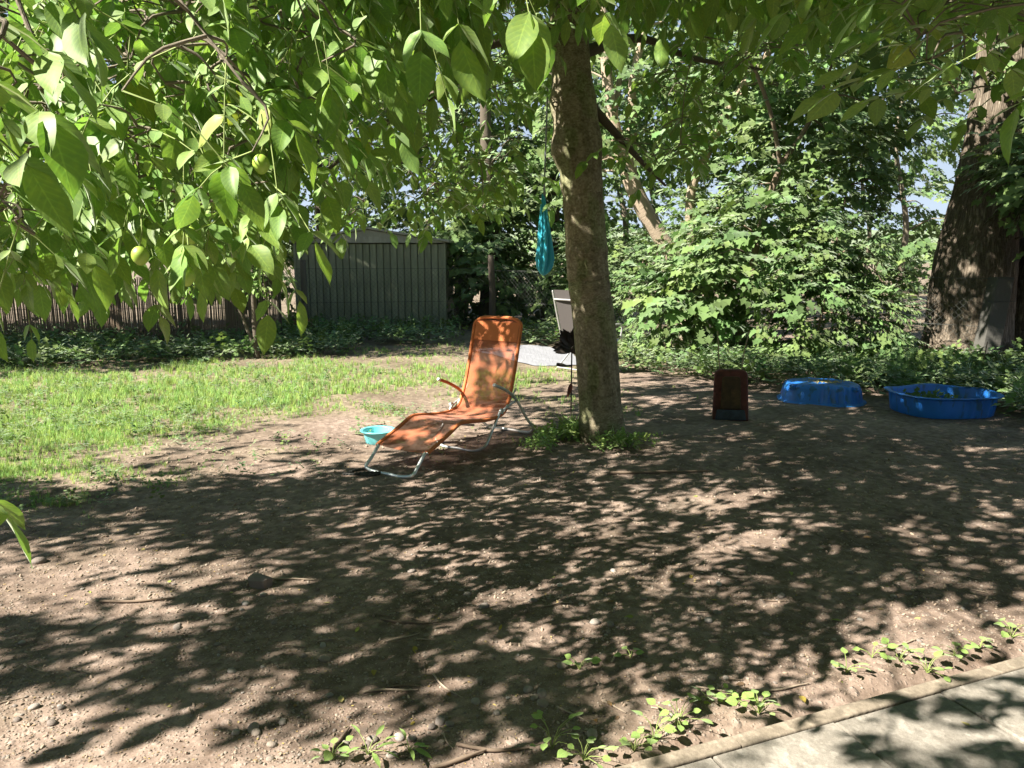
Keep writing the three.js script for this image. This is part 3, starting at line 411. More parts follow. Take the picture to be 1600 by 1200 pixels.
  // a few sprigs very near the camera on the left edge
  for (const [px, py, d, dx] of [[-40, 20, 0.95, 1], [-60, 110, 0.9, 1], [-70, 180, 1.0, 0.6], [60, -60, 1.1, 0.2], [-95, 740, 1.25, 1]]) { const p = at(px, py, d); compound(p, V(dx, -0.15, 0.1), 0.10, 2, 0.095, 0.4); if (py < 500) twigs.push([near(p), p]); else twigs.push([V(-1.5, 1.9, -1.5), p]); }
  // second layer behind them
  const B2 = [[-100, 350], [150, 370], [300, 370], [400, 350], [440, 300], [480, 220], [530, 120], [570, 20], [620, -40], [760, -70]];
  made = 0;
  for (let k = 0; k < 22000 && made < 620; k++) { const px = lerp(-140, 700, r()), d = lerp(2.6, 4.3, r()), py = lerp(-80, ybound(B2, px), r()); if (clump(px, py, 310) < 0.40) continue; const p = at(px, py, d); if (r() > 0.12 + 0.95 * coverAt(p)) continue; compound(p, V(gauss(r), -0.2 + gauss(r) * 0.3, gauss(r)), 0.2 + 0.1 * r(), 2 + Math.floor(r() * 2), 0.10 + 0.035 * r(), 0.35 + 0.4 * r()); twigs.push([near(p), p]); made++; }
  // where these sunlit boughs already shade the ground the crown above them stays open
  const own = new Map(), cell = (x, z) => Math.round(x / 0.3) * 1000 + Math.round(z / 0.3);
  for (const l of leaves) { const t = l.p.y / SUN.y, k = cell(l.p.x - SUN.x * t, l.p.z - SUN.z * t); own.set(k, (own.get(k) || 0) + l.size * l.size * 0.42 * 0.62 / 0.09); }
  const ownCover = (x, z) => { let v = 0; for (const a of [-0.3, 0, 0.3]) for (const b of [-0.3, 0, 0.3]) v += own.get(cell(x + a, z + b)) || 0; return v / 9; };
  // shaded layers round the trunk
  const B3 = [[520, 340], [620, 345], [700, 330], [800, 300], [870, 250], [960, 260], [1060, 270], [1150, 150], [1280, 110]];
  made = 0;
  for (let k = 0; k < 14000 && made < 600; k++) { const px = r() < 0.6 ? lerp(500, 900, r()) : lerp(900, 1280, r()), d = lerp(5.2, 8.2, r()), py = lerp(-60, ybound(B3, px), Math.pow(r(), 0.85)); if (clump(px, py * 1.6, 320) < 0.40 || (px > 845 && px < 950 && d < 6.7)) continue; const p = at(px, py, d); compound(p, V(gauss(r), -0.1 + gauss(r) * 0.2, gauss(r)), 0.22 + 0.1 * r(), 3, 0.10 + 0.03 * r(), 0.2 + 0.3 * r()); twigs.push([near(p), p]); made++; }
  // big dim leaves at the upper right, close by
  made = 0;
  for (let k = 0; k < 3000 && made < 46; k++) { const px = lerp(1230, 1700, r()), d = lerp(1.9, 3.3, r()), py = lerp(-120, px > 1330 ? 150 : 30, r()); if (clump(px, py, 330) < 0.42) continue; const p = at(px, py, d); compound(p, V(gauss(r) - 0.2, 0.0 + gauss(r) * 0.2, gauss(r)), 0.2 + 0.1 * r(), 2 + Math.floor(r() * 2), 0.10 + 0.03 * r(), 0.12 + 0.25 * r()); twigs.push([near(p), p]); made++; }
  // the rest of the crown overhead, above the picture: where the ground lies in shade there are leaves between it and the sun
  for (let k = 0; k < 62000; k++) {
    const gx = lerp(-5, 9.5, r()), gz = lerp(-0.8, -13.4, r()); if (gz < -9.9 && gx < 4.6) continue; let s; if (gx > 2.8 && gz < -2.0 && gz > -5.2) s = 0.9; else if (gz > -1.95) s = gx > 2.6 ? 0.5 : 0; else { const [px, py] = toPx(gx, 0, gz); s = table(LEAF_COVER, px, py); if (px < -150) s *= 0.6; if (gz < -9.9) s = 0.8 * smooth(6.2, 7.8, gx); } const have = ownCover(gx, gz); if (r() < 0.96 * smooth(0.6, 1.4, have)) continue;
    const tau = Math.min(0.5, 0.25 * Math.pow(-Math.log(1 - Math.min(0.99, s)), 1.6)); if (r() > tau * (0.55 + 0.9 * smooth(0.4, 0.6, fbm(gx * 3.2, gz * 3.2, 340, 2)))) continue;
    const lo = Math.max(2.9, (1.75 + 0.31 * -gz) / (1 + 0.31 * SUN.z / SUN.y)), h = lo + 2.1 * Math.pow(r(), 1.3), t = h / SUN.y, p = V(gx + SUN.x * t, h, gz + SUN.z * t);
    compound(p, V(gauss(r), -0.1 + gauss(r) * 0.25, gauss(r)), 0.22 + 0.1 * r(), 3, 0.118 + 0.03 * r(), 0.2 + 0.4 * r(), true);
  }
  console.log('walnut leaves', leaves.length);
  // the largest leaves in view are parts of their own, the rest one mass
  const scored = leaves.map((l, i) => { const [px, py, f] = toPx(l.p.x, l.p.y, l.p.z); const inside = f > 0.3 && px > -40 && px < 1640 && py > -40 && py < 1240; return [inside ? l.size / f : 0, i]; }).sort((a, b) => b[0] - a[0]);
  const big = new Set(scored.slice(0, 300).map(s => s[1])), mid = [], rest = [];
  const tints = [[1, 1, 1], [1.12, 1.06, 0.95], [0.86, 0.92, 0.9], [0.95, 1.05, 0.85], [1.2, 1.12, 0.9], [1.0, 1.0, 1.0], [0.9, 1.0, 0.95], [1.08, 1.0, 1.0], [1.6, 1.15, 0.9]].map(([a, b, c]) => { const m = walnutLeafMat.clone(); m.color.setRGB(0.265 * a, 0.44 * b, 0.065 * c); return m; });
  leaves.forEach((l, i) => {
    if (big.has(i)) { const m = part('leaf', nearLeaves[i % 4], tints[Math.floor(r() * 8.25)], walnut); m.matrixAutoUpdate = false; m.matrix.copy(l.M); m.matrix.setPosition(V().setFromMatrixPosition(l.M).sub(walnut.position)); m.matrix.decompose(m.position, m.quaternion, m.scale); m.matrixAutoUpdate = true; }
    else (scored.length && l.size / Math.max(0.3, -l.p.z) > 0.034 && l.p.y < 3.0 ? mid : rest).push(l.M);
  });
  scatterSolid('crown', nearLeaves[0], walnutLeafMat, mid, walnut, leafTint(r, 0.2, 0.14));
  scatterSolid('crown', farLeaf, walnutFarMat, rest, walnut, leafTint(r, 0.22, 0.16));
  const sg = stalks.map(s => tube(s, [0.0022, 0.0012], { radial: 3, steps: 3, caps: false })); wpart('leaf_stalks', mergeGeometries(sg), twigGreen, walnut).userData.kind = 'stuff';
  const tg = twigs.filter(([a, b]) => a.distanceTo(b) < 2.2).map(([a, b]) => { const m = a.clone().lerp(b, 0.5).add(V(gauss(r) * 0.06, 0.10 * a.distanceTo(b), gauss(r) * 0.06)); return tube([a, m, b], [0.0045, 0.002], { radial: 4, steps: 5, caps: false }); });
  wpart('branches', mergeGeometries(tg), branchBark, walnut).userData.kind = 'stuff';
  // green walnuts among the front leaves
  const nut = new THREE.SphereGeometry(0.021, 14, 10); nut.scale(1, 1.12, 1); { const p = nut.attributes.position; for (let i = 0; i < p.count; i++) { const y = p.getY(i) / 0.0235; if (y < -0.9) p.setY(i, p.getY(i) - 0.002); } nut.computeVertexNormals(); }
  const nutMat = phys({ color: lin(0.30, 0.44, 0.06), roughness: 0.5, clearcoat: 0.2, clearcoatRoughness: 0.4 });
  for (const [px, py, d] of [[219, 399, 1.9], [298, 366, 1.95], [286, 366, 2.0], [291, 431, 1.8], [408, 256, 1.9], [264, 398, 2.0], [170, 300, 2.1]]) { const p = at(px, py, d), n = part('walnut', nut, nutMat, walnut, p.clone().sub(walnut.position)); part('stalk', tube([V(0, 0.022, 0), V(0.01, 0.06, 0), V(0, 0.12, -0.02)], [0.002, 0.0025], { radial: 5, steps: 4 }), twigGreen, n); }
}

// ---------------------------------------------------------------- orange sun lounger
{
  const F = V(-0.925, 0, -5.26), L = thing('sun_lounger', 'orange mesh sun lounger on bent grey tube legs', 'lounger', V(F.x, gh(F.x, F.z), F.z));
  L.rotation.y = Math.atan2(0.85, 0.527);   // local +x: from the foot end to the head
  const tubeMat = std({ color: lin(0.52, 0.56, 0.55), roughness: 0.38, metalness: 0.55 });
  const whiteTube = std({ color: lin(0.70, 0.70, 0.68), roughness: 0.4, metalness: 0.2 });
  const weave = dataTex(64, 64, (u, v, i, j) => { const a = (i >> 2) & 1, b = (j >> 2) & 1, k = 205 + (a ^ b ? 30 : -10) + 26 * (hash2(i >> 2, j >> 2, 3) - 0.5); return [k, k, k]; }, true, 30, 30);
  const fabric = phys({ color: lin(0.60, 0.17, 0.058), map: weave, roughness: 0.85, transmission: 0.22, thickness: 0, transparent: true, opacity: 0.85, side: THREE.DoubleSide });
  const hem = std({ color: lin(0.56, 0.17, 0.055), roughness: 0.85, side: THREE.DoubleSide });
  const prof = [[0.19, 0.165], [0.33, 0.212], [0.47, 0.262], [0.60, 0.308], [0.68, 0.306], [0.82, 0.285], [0.98, 0.265], [1.12, 0.262], [1.235, 0.285], [1.30, 0.36], [1.355, 0.47], [1.42, 0.66], [1.475, 0.85], [1.505, 0.955], [1.53, 1.035]];
  const pc = new THREE.CatmullRomCurve3(prof.map(p => V(p[0], p[1], 0)), false, 'centripetal'), W = 0.235;
  const strip = (z0, z1, nu, t0, t1, lift = 0, round = 0) => { const pos = [], uv = [], idx = [], n = 64; for (let i = 0; i <= n; i++) for (let j = 0; j <= nu; j++) { const t = lerp(t0, t1, i / n), p = pc.getPoint(t), T = pc.getTangent(t), s = j / nu; let z = lerp(z0, z1, s), e = 0; if (round) { const q = Math.max(0, (t - 0.93) / 0.07); const lim = W * (1 - 0.17 * Math.pow(q, 4)); z = clamp(z, -lim, lim); } const sag = -0.016 * (1 - Math.pow(z / W, 2)); pos.push(p.x - T.y * (sag + lift), p.y + T.x * (sag + lift) - e, z); uv.push(t * 1.6, z * 1.2); if (i < n && j < nu) { const a = i * (nu + 1) + j; idx.push(a, a + nu + 1, a + 1, a + 1, a + nu + 1, a + nu + 2); } } return bufferGeo(pos, idx, uv); };
  const sheet = part('fabric', strip(-W, W, 12, 0, 1, 0, 1), fabric, L);
  const edge = s => { const pts = []; for (let i = 0; i <= 40; i++) { const t = i / 40, p = pc.getPoint(t), q = Math.max(0, (t - 0.93) / 0.07); pts.push(V(p.x, p.y, s * (W + 0.008) * (1 - 0.17 * q * q * q * q))); } return pts; };
  const around = [...edge(-1), V(1.535, 1.052, -0.15), V(1.536, 1.054, 0), V(1.535, 1.052, 0.15), ...edge(1).reverse()];
  part('hem', tube(around, 0.0155, { radial: 8, steps: 150 }), hem, sheet);
  part('frame', tube(around.map(p => V(p.x, p.y - 0.004, p.z * 0.99)), 0.0115, { radial: 8, steps: 150 }), tubeMat, L);
  part('head_pad', strip(-W * 0.96, W * 0.96, 10, 0.86, 0.985, 0.010, 1), hem, L);
  const loop = (top, foot, w, rise = 0.012, mid = 0.09) => [V(top[0], top[1], -w), V(lerp(top[0], foot[0], 0.55), lerp(top[1], foot[1], 0.55), -w), V(lerp(top[0], foot[0], 0.9), lerp(top[1], foot[1], 0.86), -w), V(foot[0], foot[1], -w + mid), V(foot[0], rise, 0), V(foot[0], foot[1], w - mid), V(lerp(top[0], foot[0], 0.9), lerp(top[1], foot[1], 0.86), w), V(lerp(top[0], foot[0], 0.55), lerp(top[1], foot[1], 0.55), w), V(top[0], top[1], w)];
  part('leg', tube(loop([0.185, 0.165], [0.02, 0.012], 0.225), 0.0125, { radial: 9, steps: 70 }), tubeMat, L);
  part('leg', tube(loop([1.17, 0.31], [0.90, 0.012], 0.25), 0.0125, { radial: 9, steps: 70 }), tubeMat, L);
  part('leg', tube(loop([1.39, 0.365], [1.70, 0.012], 0.275, 0.012, 0.06), 0.0125, { radial: 9, steps: 70 }), whiteTube, L);
  for (const s of [-1, 1]) {
    const arm = part('armrest', tube([V(1.03, 0.548, s * 0.285), V(1.15, 0.505, s * 0.283), V(1.29, 0.435, s * 0.28), V(1.39, 0.365, s * 0.275)], 0.014, { radial: 9, steps: 20 }), s < 0 ? hem : tubeMat, L);
    const cap = new THREE.SphereGeometry(0.0175, 12, 8); part('end_cap', cap, whiteTube, arm, V(1.027, 0.549, s * 0.285));
    part('strut', tube([V(1.39, 0.365, s * 0.272), V(1.28, 0.335, s * 0.262), V(1.165, 0.30, s * 0.255)], 0.010, { radial: 8, steps: 8 }), tubeMat, L);
    const pv = new THREE.CylinderGeometry(0.024, 0.024, 0.016, 14); pv.rotateX(Math.PI / 2); part('pivot', pv, tubeMat, L, V(1.17, 0.305, s * 0.262));
    part('strut', tube([V(1.20, 0.27, s * 0.246), V(1.42, 0.46, s * 0.25)], 0.009, { radial: 7, steps: 6 }), whiteTube, L);
  }
  part('cross_bar', tube([V(0.80, 0.255, -0.235), V(0.80, 0.245, 0), V(0.80, 0.255, 0.235)], 0.010, { radial: 8, steps: 8 }), whiteTube, L);
  // turquoise basin behind its foot end
  const bp = gp(591, 692), bs = []; for (const [x, y] of [[0, 0.012], [0.094, 0.010], [0.100, 0], [0.106, 0.004], [0.112, 0.03], [0.126, 0.095], [0.128, 0.102], [0.150, 0.104], [0.153, 0.110], [0.150, 0.115], [0.128, 0.116], [0.122, 0.108], [0.109, 0.035], [0.098, 0.018], [0, 0.016]]) bs.push(new THREE.Vector2(x, y));
  lone('basin', new THREE.LatheGeometry(bs, 48), phys({ color: lin(0.16, 0.56, 0.60), roughness: 0.35, clearcoat: 0.3, clearcoatRoughness: 0.3 }), 'round turquoise plastic basin behind the foot of the orange lounger', 'basin', V(bp.x, gh(bp.x, bp.z) - 0.003, bp.z));
  // dark plaited rope by the front leg
  const rp = gp(556, 742), pts = []; for (let i = 0; i <= 60; i++) { const t = i / 60 * Math.PI * 2 * 1.3; pts.push(V(rp.x + 0.13 * Math.cos(t) * (1 + 0.1 * Math.sin(3 * t)) + 0.05, 0, rp.z + 0.06 * Math.sin(t) + 0.02 * Math.sin(2.3 * t))); }
  pts.forEach((p, i) => p.y = gh(p.x, p.z) + 0.009 + 0.010 * Math.max(0, (i - 40) / 20)); lone('rope', tube(pts, 0.009, { radial: 8, steps: 360, bump: (t, a, l) => 0.0022 * Math.sin(a * 2 + l * 260) }), std({ color: lin(0.045, 0.045, 0.042), roughness: 0.9 }), 'coil of dark plaited rope on the soil at the lounger foot', 'rope');
}

// ---------------------------------------------------------------- toys by the fence
{
  const scuff = dataTex(256, 256, (u, v) => { const n = fbm(u * 6, v * 6, 421, 5, 6), d = smooth(0.55, 0.7, fbm(u * 14, v * 9, 425, 4, 0)), k = 235 + 50 * (n - 0.5); return [k + 20 * d, k - 34 * d, k - 70 * d]; }, true);
  const blue = phys({ color: lin(0.026, 0.21, 0.74), map: scuff, roughness: 0.42, clearcoat: 0.15, clearcoatRoughness: 0.35 });
  // outline of a shell: round at the back, fluted in front
  const shell = (a, flute) => { const c = Math.cos(a), s = Math.sin(a); let r = 0.94 * Math.pow(Math.pow(Math.abs(c), 2.7) + Math.pow(Math.abs(s), 2.7), -1 / 2.7) + 0.012 * Math.cos(5 * a + 0.6); r += flute * 0.034 * Math.cos(a * 34) * Math.exp(-Math.pow((a - 1.25) / 0.38, 2)) - flute * 0.03 * Math.exp(-Math.pow((a - 1.25) / 0.42, 2)); return [r * c, r * s * 0.80]; };
  const loft = (rows, n = 420) => { const pos = [], idx = [], uv = []; rows.forEach(([k, y, f], i) => { for (let j = 0; j <= n; j++) { const a = j / n * Math.PI * 2, [x, z] = shell(j === n ? 0 : a, f); const w = typeof y === 'function' ? y(a, x * k, z * k) : y; pos.push(x * k, w, z * k); uv.push(j / n * 4, i / rows.length); if (i < rows.length - 1 && j < n) { const q = i * (n + 1) + j; idx.push(q, q + n + 1, q + 1, q + 1, q + n + 1, q + n + 2); } } }); return bufferGeo(pos, idx, uv); };
  const p1 = gp(1282, 626), s1 = 0.47, lump = (a, x, z) => 0.205 + 0.016 * fbm(x * 9 + 2, z * 9, 400, 2) - 0.012 * smooth(0.15, 0.4, Math.abs(x));
  const up = loft([[s1 * 1.05, 0.0, 0.1], [s1 * 1.05, 0.012, 0.1], [s1 * 0.99, 0.018, 0.5], [s1 * 0.965, 0.03, 1], [s1 * 0.94, 0.10, 1.3], [s1 * 0.91, 0.160, 1.3], [s1 * 0.87, 0.190, 0.9], [s1 * 0.80, 0.204, 0.4], [s1 * 0.72, lump, 0.1], [s1 * 0.5, lump, 0], [s1 * 0.25, lump, 0], [0.002, lump, 0]]);
  const U = thing('upturned_sandpit', 'upturned blue plastic shell sandpit with fluted side and yellow litter on top', 'sandpit', V(p1.x, gh(p1.x, p1.z) - 0.005, p1.z)); U.rotation.y = -0.30; part('shell', up, blue, U);
  const rib = box(0.05, 0.05, 0.16, 0, 0, 0, 0.018); for (const [x, z, ry] of [[0.30, 0.20, 0.5], [-0.30, 0.22, -0.5]]) { const m = part('handle_bulge', rib, blue, U, V(x, 0.178, z)); m.rotation.y = ry; }
  { const r = rng(401), list = []; for (let i = 0; i < 230; i++) { const x = 0.06 + gauss(r) * 0.17, z = gauss(r) * 0.12, d = V(gauss(r), gauss(r) * 0.3, gauss(r)), S = 0.014 + 0.02 * r(); list.push(basis(d, V(gauss(r) * 0.4, 1, gauss(r) * 0.4), V(x, lump(0, x, z) + 0.006, z), S)); } const m = new THREE.InstancedMesh(farLeaf, std({ color: lin(0.42, 0.34, 0.10), roughness: 0.9, side: THREE.DoubleSide }), list.length); list.forEach((M, i) => m.setMatrixAt(i, M)); m.name = 'leaf_litter'; m.userData.kind = 'stuff'; U.add(m); }
  const p2 = gp(1470, 646), s2 = 0.545;
  const rimY = (a) => 0.222 + 0.010 * Math.cos(a * 5 + 0.5) * smooth(0.2, -0.6, Math.sin(a));
  const open = loft([[0.002, 0.012, 0], [s2 * 0.70, 0.006, 0], [s2 * 0.86, 0.004, 0.2], [s2 * 0.90, 0.018, 0.4], [s2 * 0.925, 0.10, 0.45], [s2 * 0.945, 0.19, 0.3], [s2 * 0.955, a => rimY(a) - 0.014, 0.2], [s2 * 1.03, a => rimY(a) - 0.012, 0.15], [s2 * 1.04, a => rimY(a) - 0.004, 0.15], [s2 * 1.03, rimY, 0.15], [s2 * 0.95, rimY, 0.2], [s2 * 0.925, a => rimY(a) - 0.012, 0.3], [s2 * 0.90, 0.10, 0.45], [s2 * 0.85, 0.03, 0.4], [s2 * 0.76, 0.018, 0], [0.002, 0.016, 0]]);
  const O = thing('open_sandpit', 'open blue plastic shell sandpit with wavy rim', 'sandpit', V(p2.x, gh(p2.x, p2.z) - 0.005, p2.z)); O.rotation.y = 0.12; part('shell', open, blue, O);
  { const r = rng(402), list = []; for (let i = 0; i < 26; i++) { const x = -0.05 + gauss(r) * 0.22, z = -0.12 + gauss(r) * 0.12; list.push(basis(V(gauss(r), 0.5 + r(), gauss(r)), V(gauss(r), 0.6, gauss(r)), V(x, 0.03, z), 0.55 + 0.3 * r())); } const m = new THREE.InstancedMesh(ivySpray, mapleMat, list.length); list.forEach((M, i) => m.setMatrixAt(i, M)); m.name = 'weeds'; m.userData.kind = 'stuff'; O.add(m); }
  // the red tub stood on end, its two handles up
  const p3 = gp(1141, 658), T = thing('wheelbarrow_tub', 'faded red plastic tub stood on end with yellow panel and thin handles', 'wheelbarrow', V(p3.x, gh(p3.x, p3.z) - 0.01, p3.z)); T.rotation.y = -0.22; T.rotation.x = -0.10;
  const rr = (w, h, c) => { const s = new THREE.Shape(), a = w / 2, b = h; s.moveTo(-a * 1.02, 0); s.lineTo(a * 1.02, 0); s.lineTo(a * 0.93, b - c); s.quadraticCurveTo(a * 0.92, b, a * 0.92 - c, b); s.lineTo(-a * 0.92 + c, b); s.quadraticCurveTo(-a * 0.92, b, -a * 0.93, b - c); s.closePath(); return s; };
  const fade = dataTex(128, 128, (u, v) => { const k = 0.8 + 0.5 * (fbm(u * 7, v * 7, 411, 4) - 0.5), w = smooth(0.55, 0.75, fbm(u * 5 + 3, v * 9, 415, 4)) * 24; return [200 * k + w, 200 * k + w, 200 * k + w]; }, true, 3, 3);
  const red = std({ color: lin(0.27, 0.075, 0.055), map: fade, roughness: 0.75 }), yellow = std({ color: lin(0.17, 0.095, 0.035), map: fade, roughness: 0.8 }), slate = std({ color: lin(0.09, 0.12, 0.17), map: fade, roughness: 0.7 });
  const ex = (s, d, b) => new THREE.ExtrudeGeometry(s, { depth: d, bevelEnabled: true, bevelThickness: b, bevelSize: b, bevelSegments: 3, curveSegments: 8 });
  const body = ex(rr(0.30, 0.47, 0.05), 0.10, 0.018); body.translate(0, 0.02, -0.10); part('tub', body, red, T);
  const pan = ex(rr(0.17, 0.30, 0.03), 0.012, 0.01); pan.translate(0, 0.13, 0.022); part('panel', pan, yellow, T);
  const lip = ex(rr(0.27, 0.085, 0.01), 0.012, 0.008); lip.translate(0, 0.022, 0.022); part('lower_panel', lip, slate, T);
  const stick = std({ color: lin(0.30, 0.24, 0.14), roughness: 0.9 }); for (const s of [-1, 1]) part('handle', tube([V(s * 0.10, 0.40, -0.06), V(s * 0.115, 0.62, -0.09), V(s * 0.15 + 0.02, 0.88, -0.12)], 0.006, { radial: 7, steps: 8 }), stick, T);
}

// ---------------------------------------------------------------- behind the trunk: folding chair, ground sheet, stake, hanging cloth
{
  const alu = std({ color: lin(0.55, 0.55, 0.56), roughness: 0.35, metalness: 0.6 }), textile = std({ color: lin(0.07, 0.062, 0.06), roughness: 0.85, side: THREE.DoubleSide });
  const C = thing('folding_chair', 'grey folding garden chair half hidden behind the walnut trunk', 'chair', V(1.08, gh(1.08, -10.3), -10.3)); C.rotation.y = -0.85; // faces away to the right
  const w = 0.33;
  for (const s of [-1, 1]) {
    part('back_post', tube([V(s * w, 0.40, 0.20), V(s * w * 1.02, 0.75, 0.30), V(s * w * 1.02, 1.12, 0.40)], 0.014, { radial: 8, steps: 12 }), alu, C);
    part('leg', tube([V(s * w, 0.44, 0.22), V(s * w * 1.05, 0.01, -0.26)], 0.012, { radial: 8, steps: 4 }), alu, C);
    part('leg', tube([V(s * w, 0.46, -0.22), V(s * w * 1.05, 0.01, 0.32)], 0.012, { radial: 8, steps: 4 }), alu, C);
    part('armrest', tube([V(s * w * 1.08, 0.66, 0.26), V(s * w * 1.1, 0.66, 0), V(s * w * 1.1, 0.65, -0.24), V(s * w * 1.05, 0.46, -0.24)], 0.013, { radial: 8, steps: 16 }), alu, C);
  }
  part('cross_bar', rod(V(-w, 1.0, 0.372), V(w, 1.0, 0.372), 0.012, 8), alu, C);
  part('cross_bar', rod(V(-w, 0.05, 0.30), V(w, 0.05, 0.30), 0.011, 8), alu, C);
  const sheet = (a, b) => { const pos = [], idx = [], uv = []; for (let i = 0; i <= 10; i++) for (let j = 0; j <= 6; j++) { const t = i / 10, s = j / 6 * 2 - 1, bow = 0.025 * (1 - s * s); pos.push(s * w * 0.96, lerp(a[0], b[0], t) - (a[2] ? bow : 0), lerp(a[1], b[1], t) - (a[2] ? 0 : bow)); uv.push(s, t); if (i < 10 && j < 6) { const q = i * 7 + j; idx.push(q, q + 1, q + 7, q + 1, q + 8, q + 7); } } return bufferGeo(pos, idx, uv); };
  part('back_fabric', sheet([0.46, 0.215, 0], [1.13, 0.40, 0]), textile, C); part('seat_fabric', sheet([0.44, 0.22, 1], [0.455, -0.24, 1]), textile, C);
  // pale ground sheet
  const S = new THREE.Shape(), o = [gp(742, 549), gp(800, 542), gp(838, 541), gp(868, 545), gp(905, 547), gp(945, 556), gp(930, 570), gp(880, 573), gp(835, 573), gp(805, 566), gp(770, 556)];
  const pos = [], idx = [], uv = [], nn = 14, cx = 0.45, cz = -11.9; // rings of the outline shrunk to its middle
  const oc = new THREE.CatmullRomCurve3(o, true); for (let i = 0; i <= nn; i++) for (let j = 0; j < 90; j++) { const p = oc.getPoint(j / 90), k = i / nn, x = lerp(cx, p.x, k), z = lerp(cz, p.z, k); pos.push(x, gh(x, z) + 0.012 + 0.035 * Math.max(0, fbm(x * 2.5, z * 2.5, 430, 3) - 0.4) * smooth(1.0, 0.8, k), z); uv.push(x, z); if (i < nn) { const a = i * 90 + j, b = i * 90 + (j + 1) % 90; idx.push(a, b, a + 90, b, b + 90, a + 90); } }
  lone('ground_sheet', bufferGeo(pos, idx, uv), std({ color: lin(0.21, 0.215, 0.235), bumpMap: barkBump, bumpScale: 0.01, roughness: 0.8, side: THREE.DoubleSide }), 'pale grey sheet spread on the soil behind the orange lounger', 'ground sheet');
  // dark garden stake with a fan of metal feathers
  const sp = gp(892, 656), K = thing('garden_stake', 'dark garden stake with a fan of metal feathers beside the walnut trunk', 'garden ornament', V(sp.x, gh(sp.x, sp.z), sp.z)), iron = std({ color: lin(0.04, 0.032, 0.025), roughness: 0.6, metalness: 0.3 }), rust = std({ color: lin(0.16, 0.05, 0.03), roughness: 0.8 });
  part('pole', rod(V(0, -0.08, 0), V(0, 0.66, 0), 0.007, 8), iron, K);
  const feather = leaflet(8, 4, 0.20, -0.25, 0.25, 1, 44);
  for (let i = 0; i < 15; i++) { const a = lerp(-0.35, 1.75, i / 14), m = part('feather', feather, iron, K, V(0.02, 0.70, 0.01 * (i % 3))); const M = basis(V(-Math.cos(a), Math.sin(a) * 0.9, 0.12 * Math.sin(i * 2)), V(0, 0.2, 1), V(0.03, 0.72, 0.012 * (i % 3)), 0.20 + 0.03 * Math.sin(i)); M.decompose(m.position, m.quaternion, m.scale); }
  { const g = new THREE.SphereGeometry(0.07, 14, 10); g.scale(1.3, 0.8, 0.7); part('body', g, iron, K, V(0.06, 0.70, 0)); }
  part('hook', tube([V(0, 0.53, 0), V(-0.05, 0.535, 0.01), V(-0.10, 0.545, 0.02), V(-0.15, 0.552, 0.02)], [0.006, 0.010, 0.020, 0.016], { radial: 8, steps: 10 }), iron, K);
  { const m = part('metal_leaf', leaflet(6, 2, 0.16, 0.1, 0.3, 1, 45), rust, K); basis(V(-0.25, -1, 0.1), V(0.2, 0.1, 1), V(0, 0.37, 0.01), 0.15).decompose(m.position, m.quaternion, m.scale); }
  // turquoise cloth swing hanging from a cord
  const hd = 8.0, top = at(850, 303, hd), bot = at(852, 431, hd), H = top.y - bot.y, Wd = thing('hanging_cloth', 'bundled turquoise cloth swing hanging left of the walnut trunk', 'cloth', V(top.x, bot.y, -hd));
  const pr = [], id = [], u2 = [], n = 72, rows = 40; for (let i = 0; i <= rows; i++) for (let j = 0; j <= n; j++) { const t = i / rows, a = j / n * Math.PI * 2, r0 = t < 0.18 ? 0.078 * Math.pow(Math.max(0, Math.sin(t / 0.18 * Math.PI / 2)), 0.45) : 0.078 * Math.pow(Math.max(0, 1 - (t - 0.18) / 0.82), 0.85) + 0.008, pl = 1 + 0.24 * Math.cos(a * 8 + Math.sin(t * 4) * 1.3) * smooth(0, 0.12, t) + 0.10 * Math.cos(a * 3 + t * 5); pr.push(Math.cos(a) * r0 * pl + 0.012 * Math.sin(t * 4), t * H, Math.sin(a) * r0 * pl); u2.push(j / n, t); if (i < rows && j < n) { const q = i * (n + 1) + j; id.push(q, q + n + 1, q + 1, q + 1, q + n + 1, q + n + 2); } }
  part('cloth', bufferGeo(pr, id, u2), phys({ color: lin(0.04, 0.44, 0.58), roughness: 0.6, sheen: 0.4, transmission: 0.15, thickness: 0, side: THREE.DoubleSide }), Wd);
  part('cord', rod(V(0, H - 0.02, 0), V(0.02, 4.3 - bot.y, 1.0), 0.009, 6), std({ color: lin(0.2, 0.22, 0.24), roughness: 0.9 }), Wd);
}

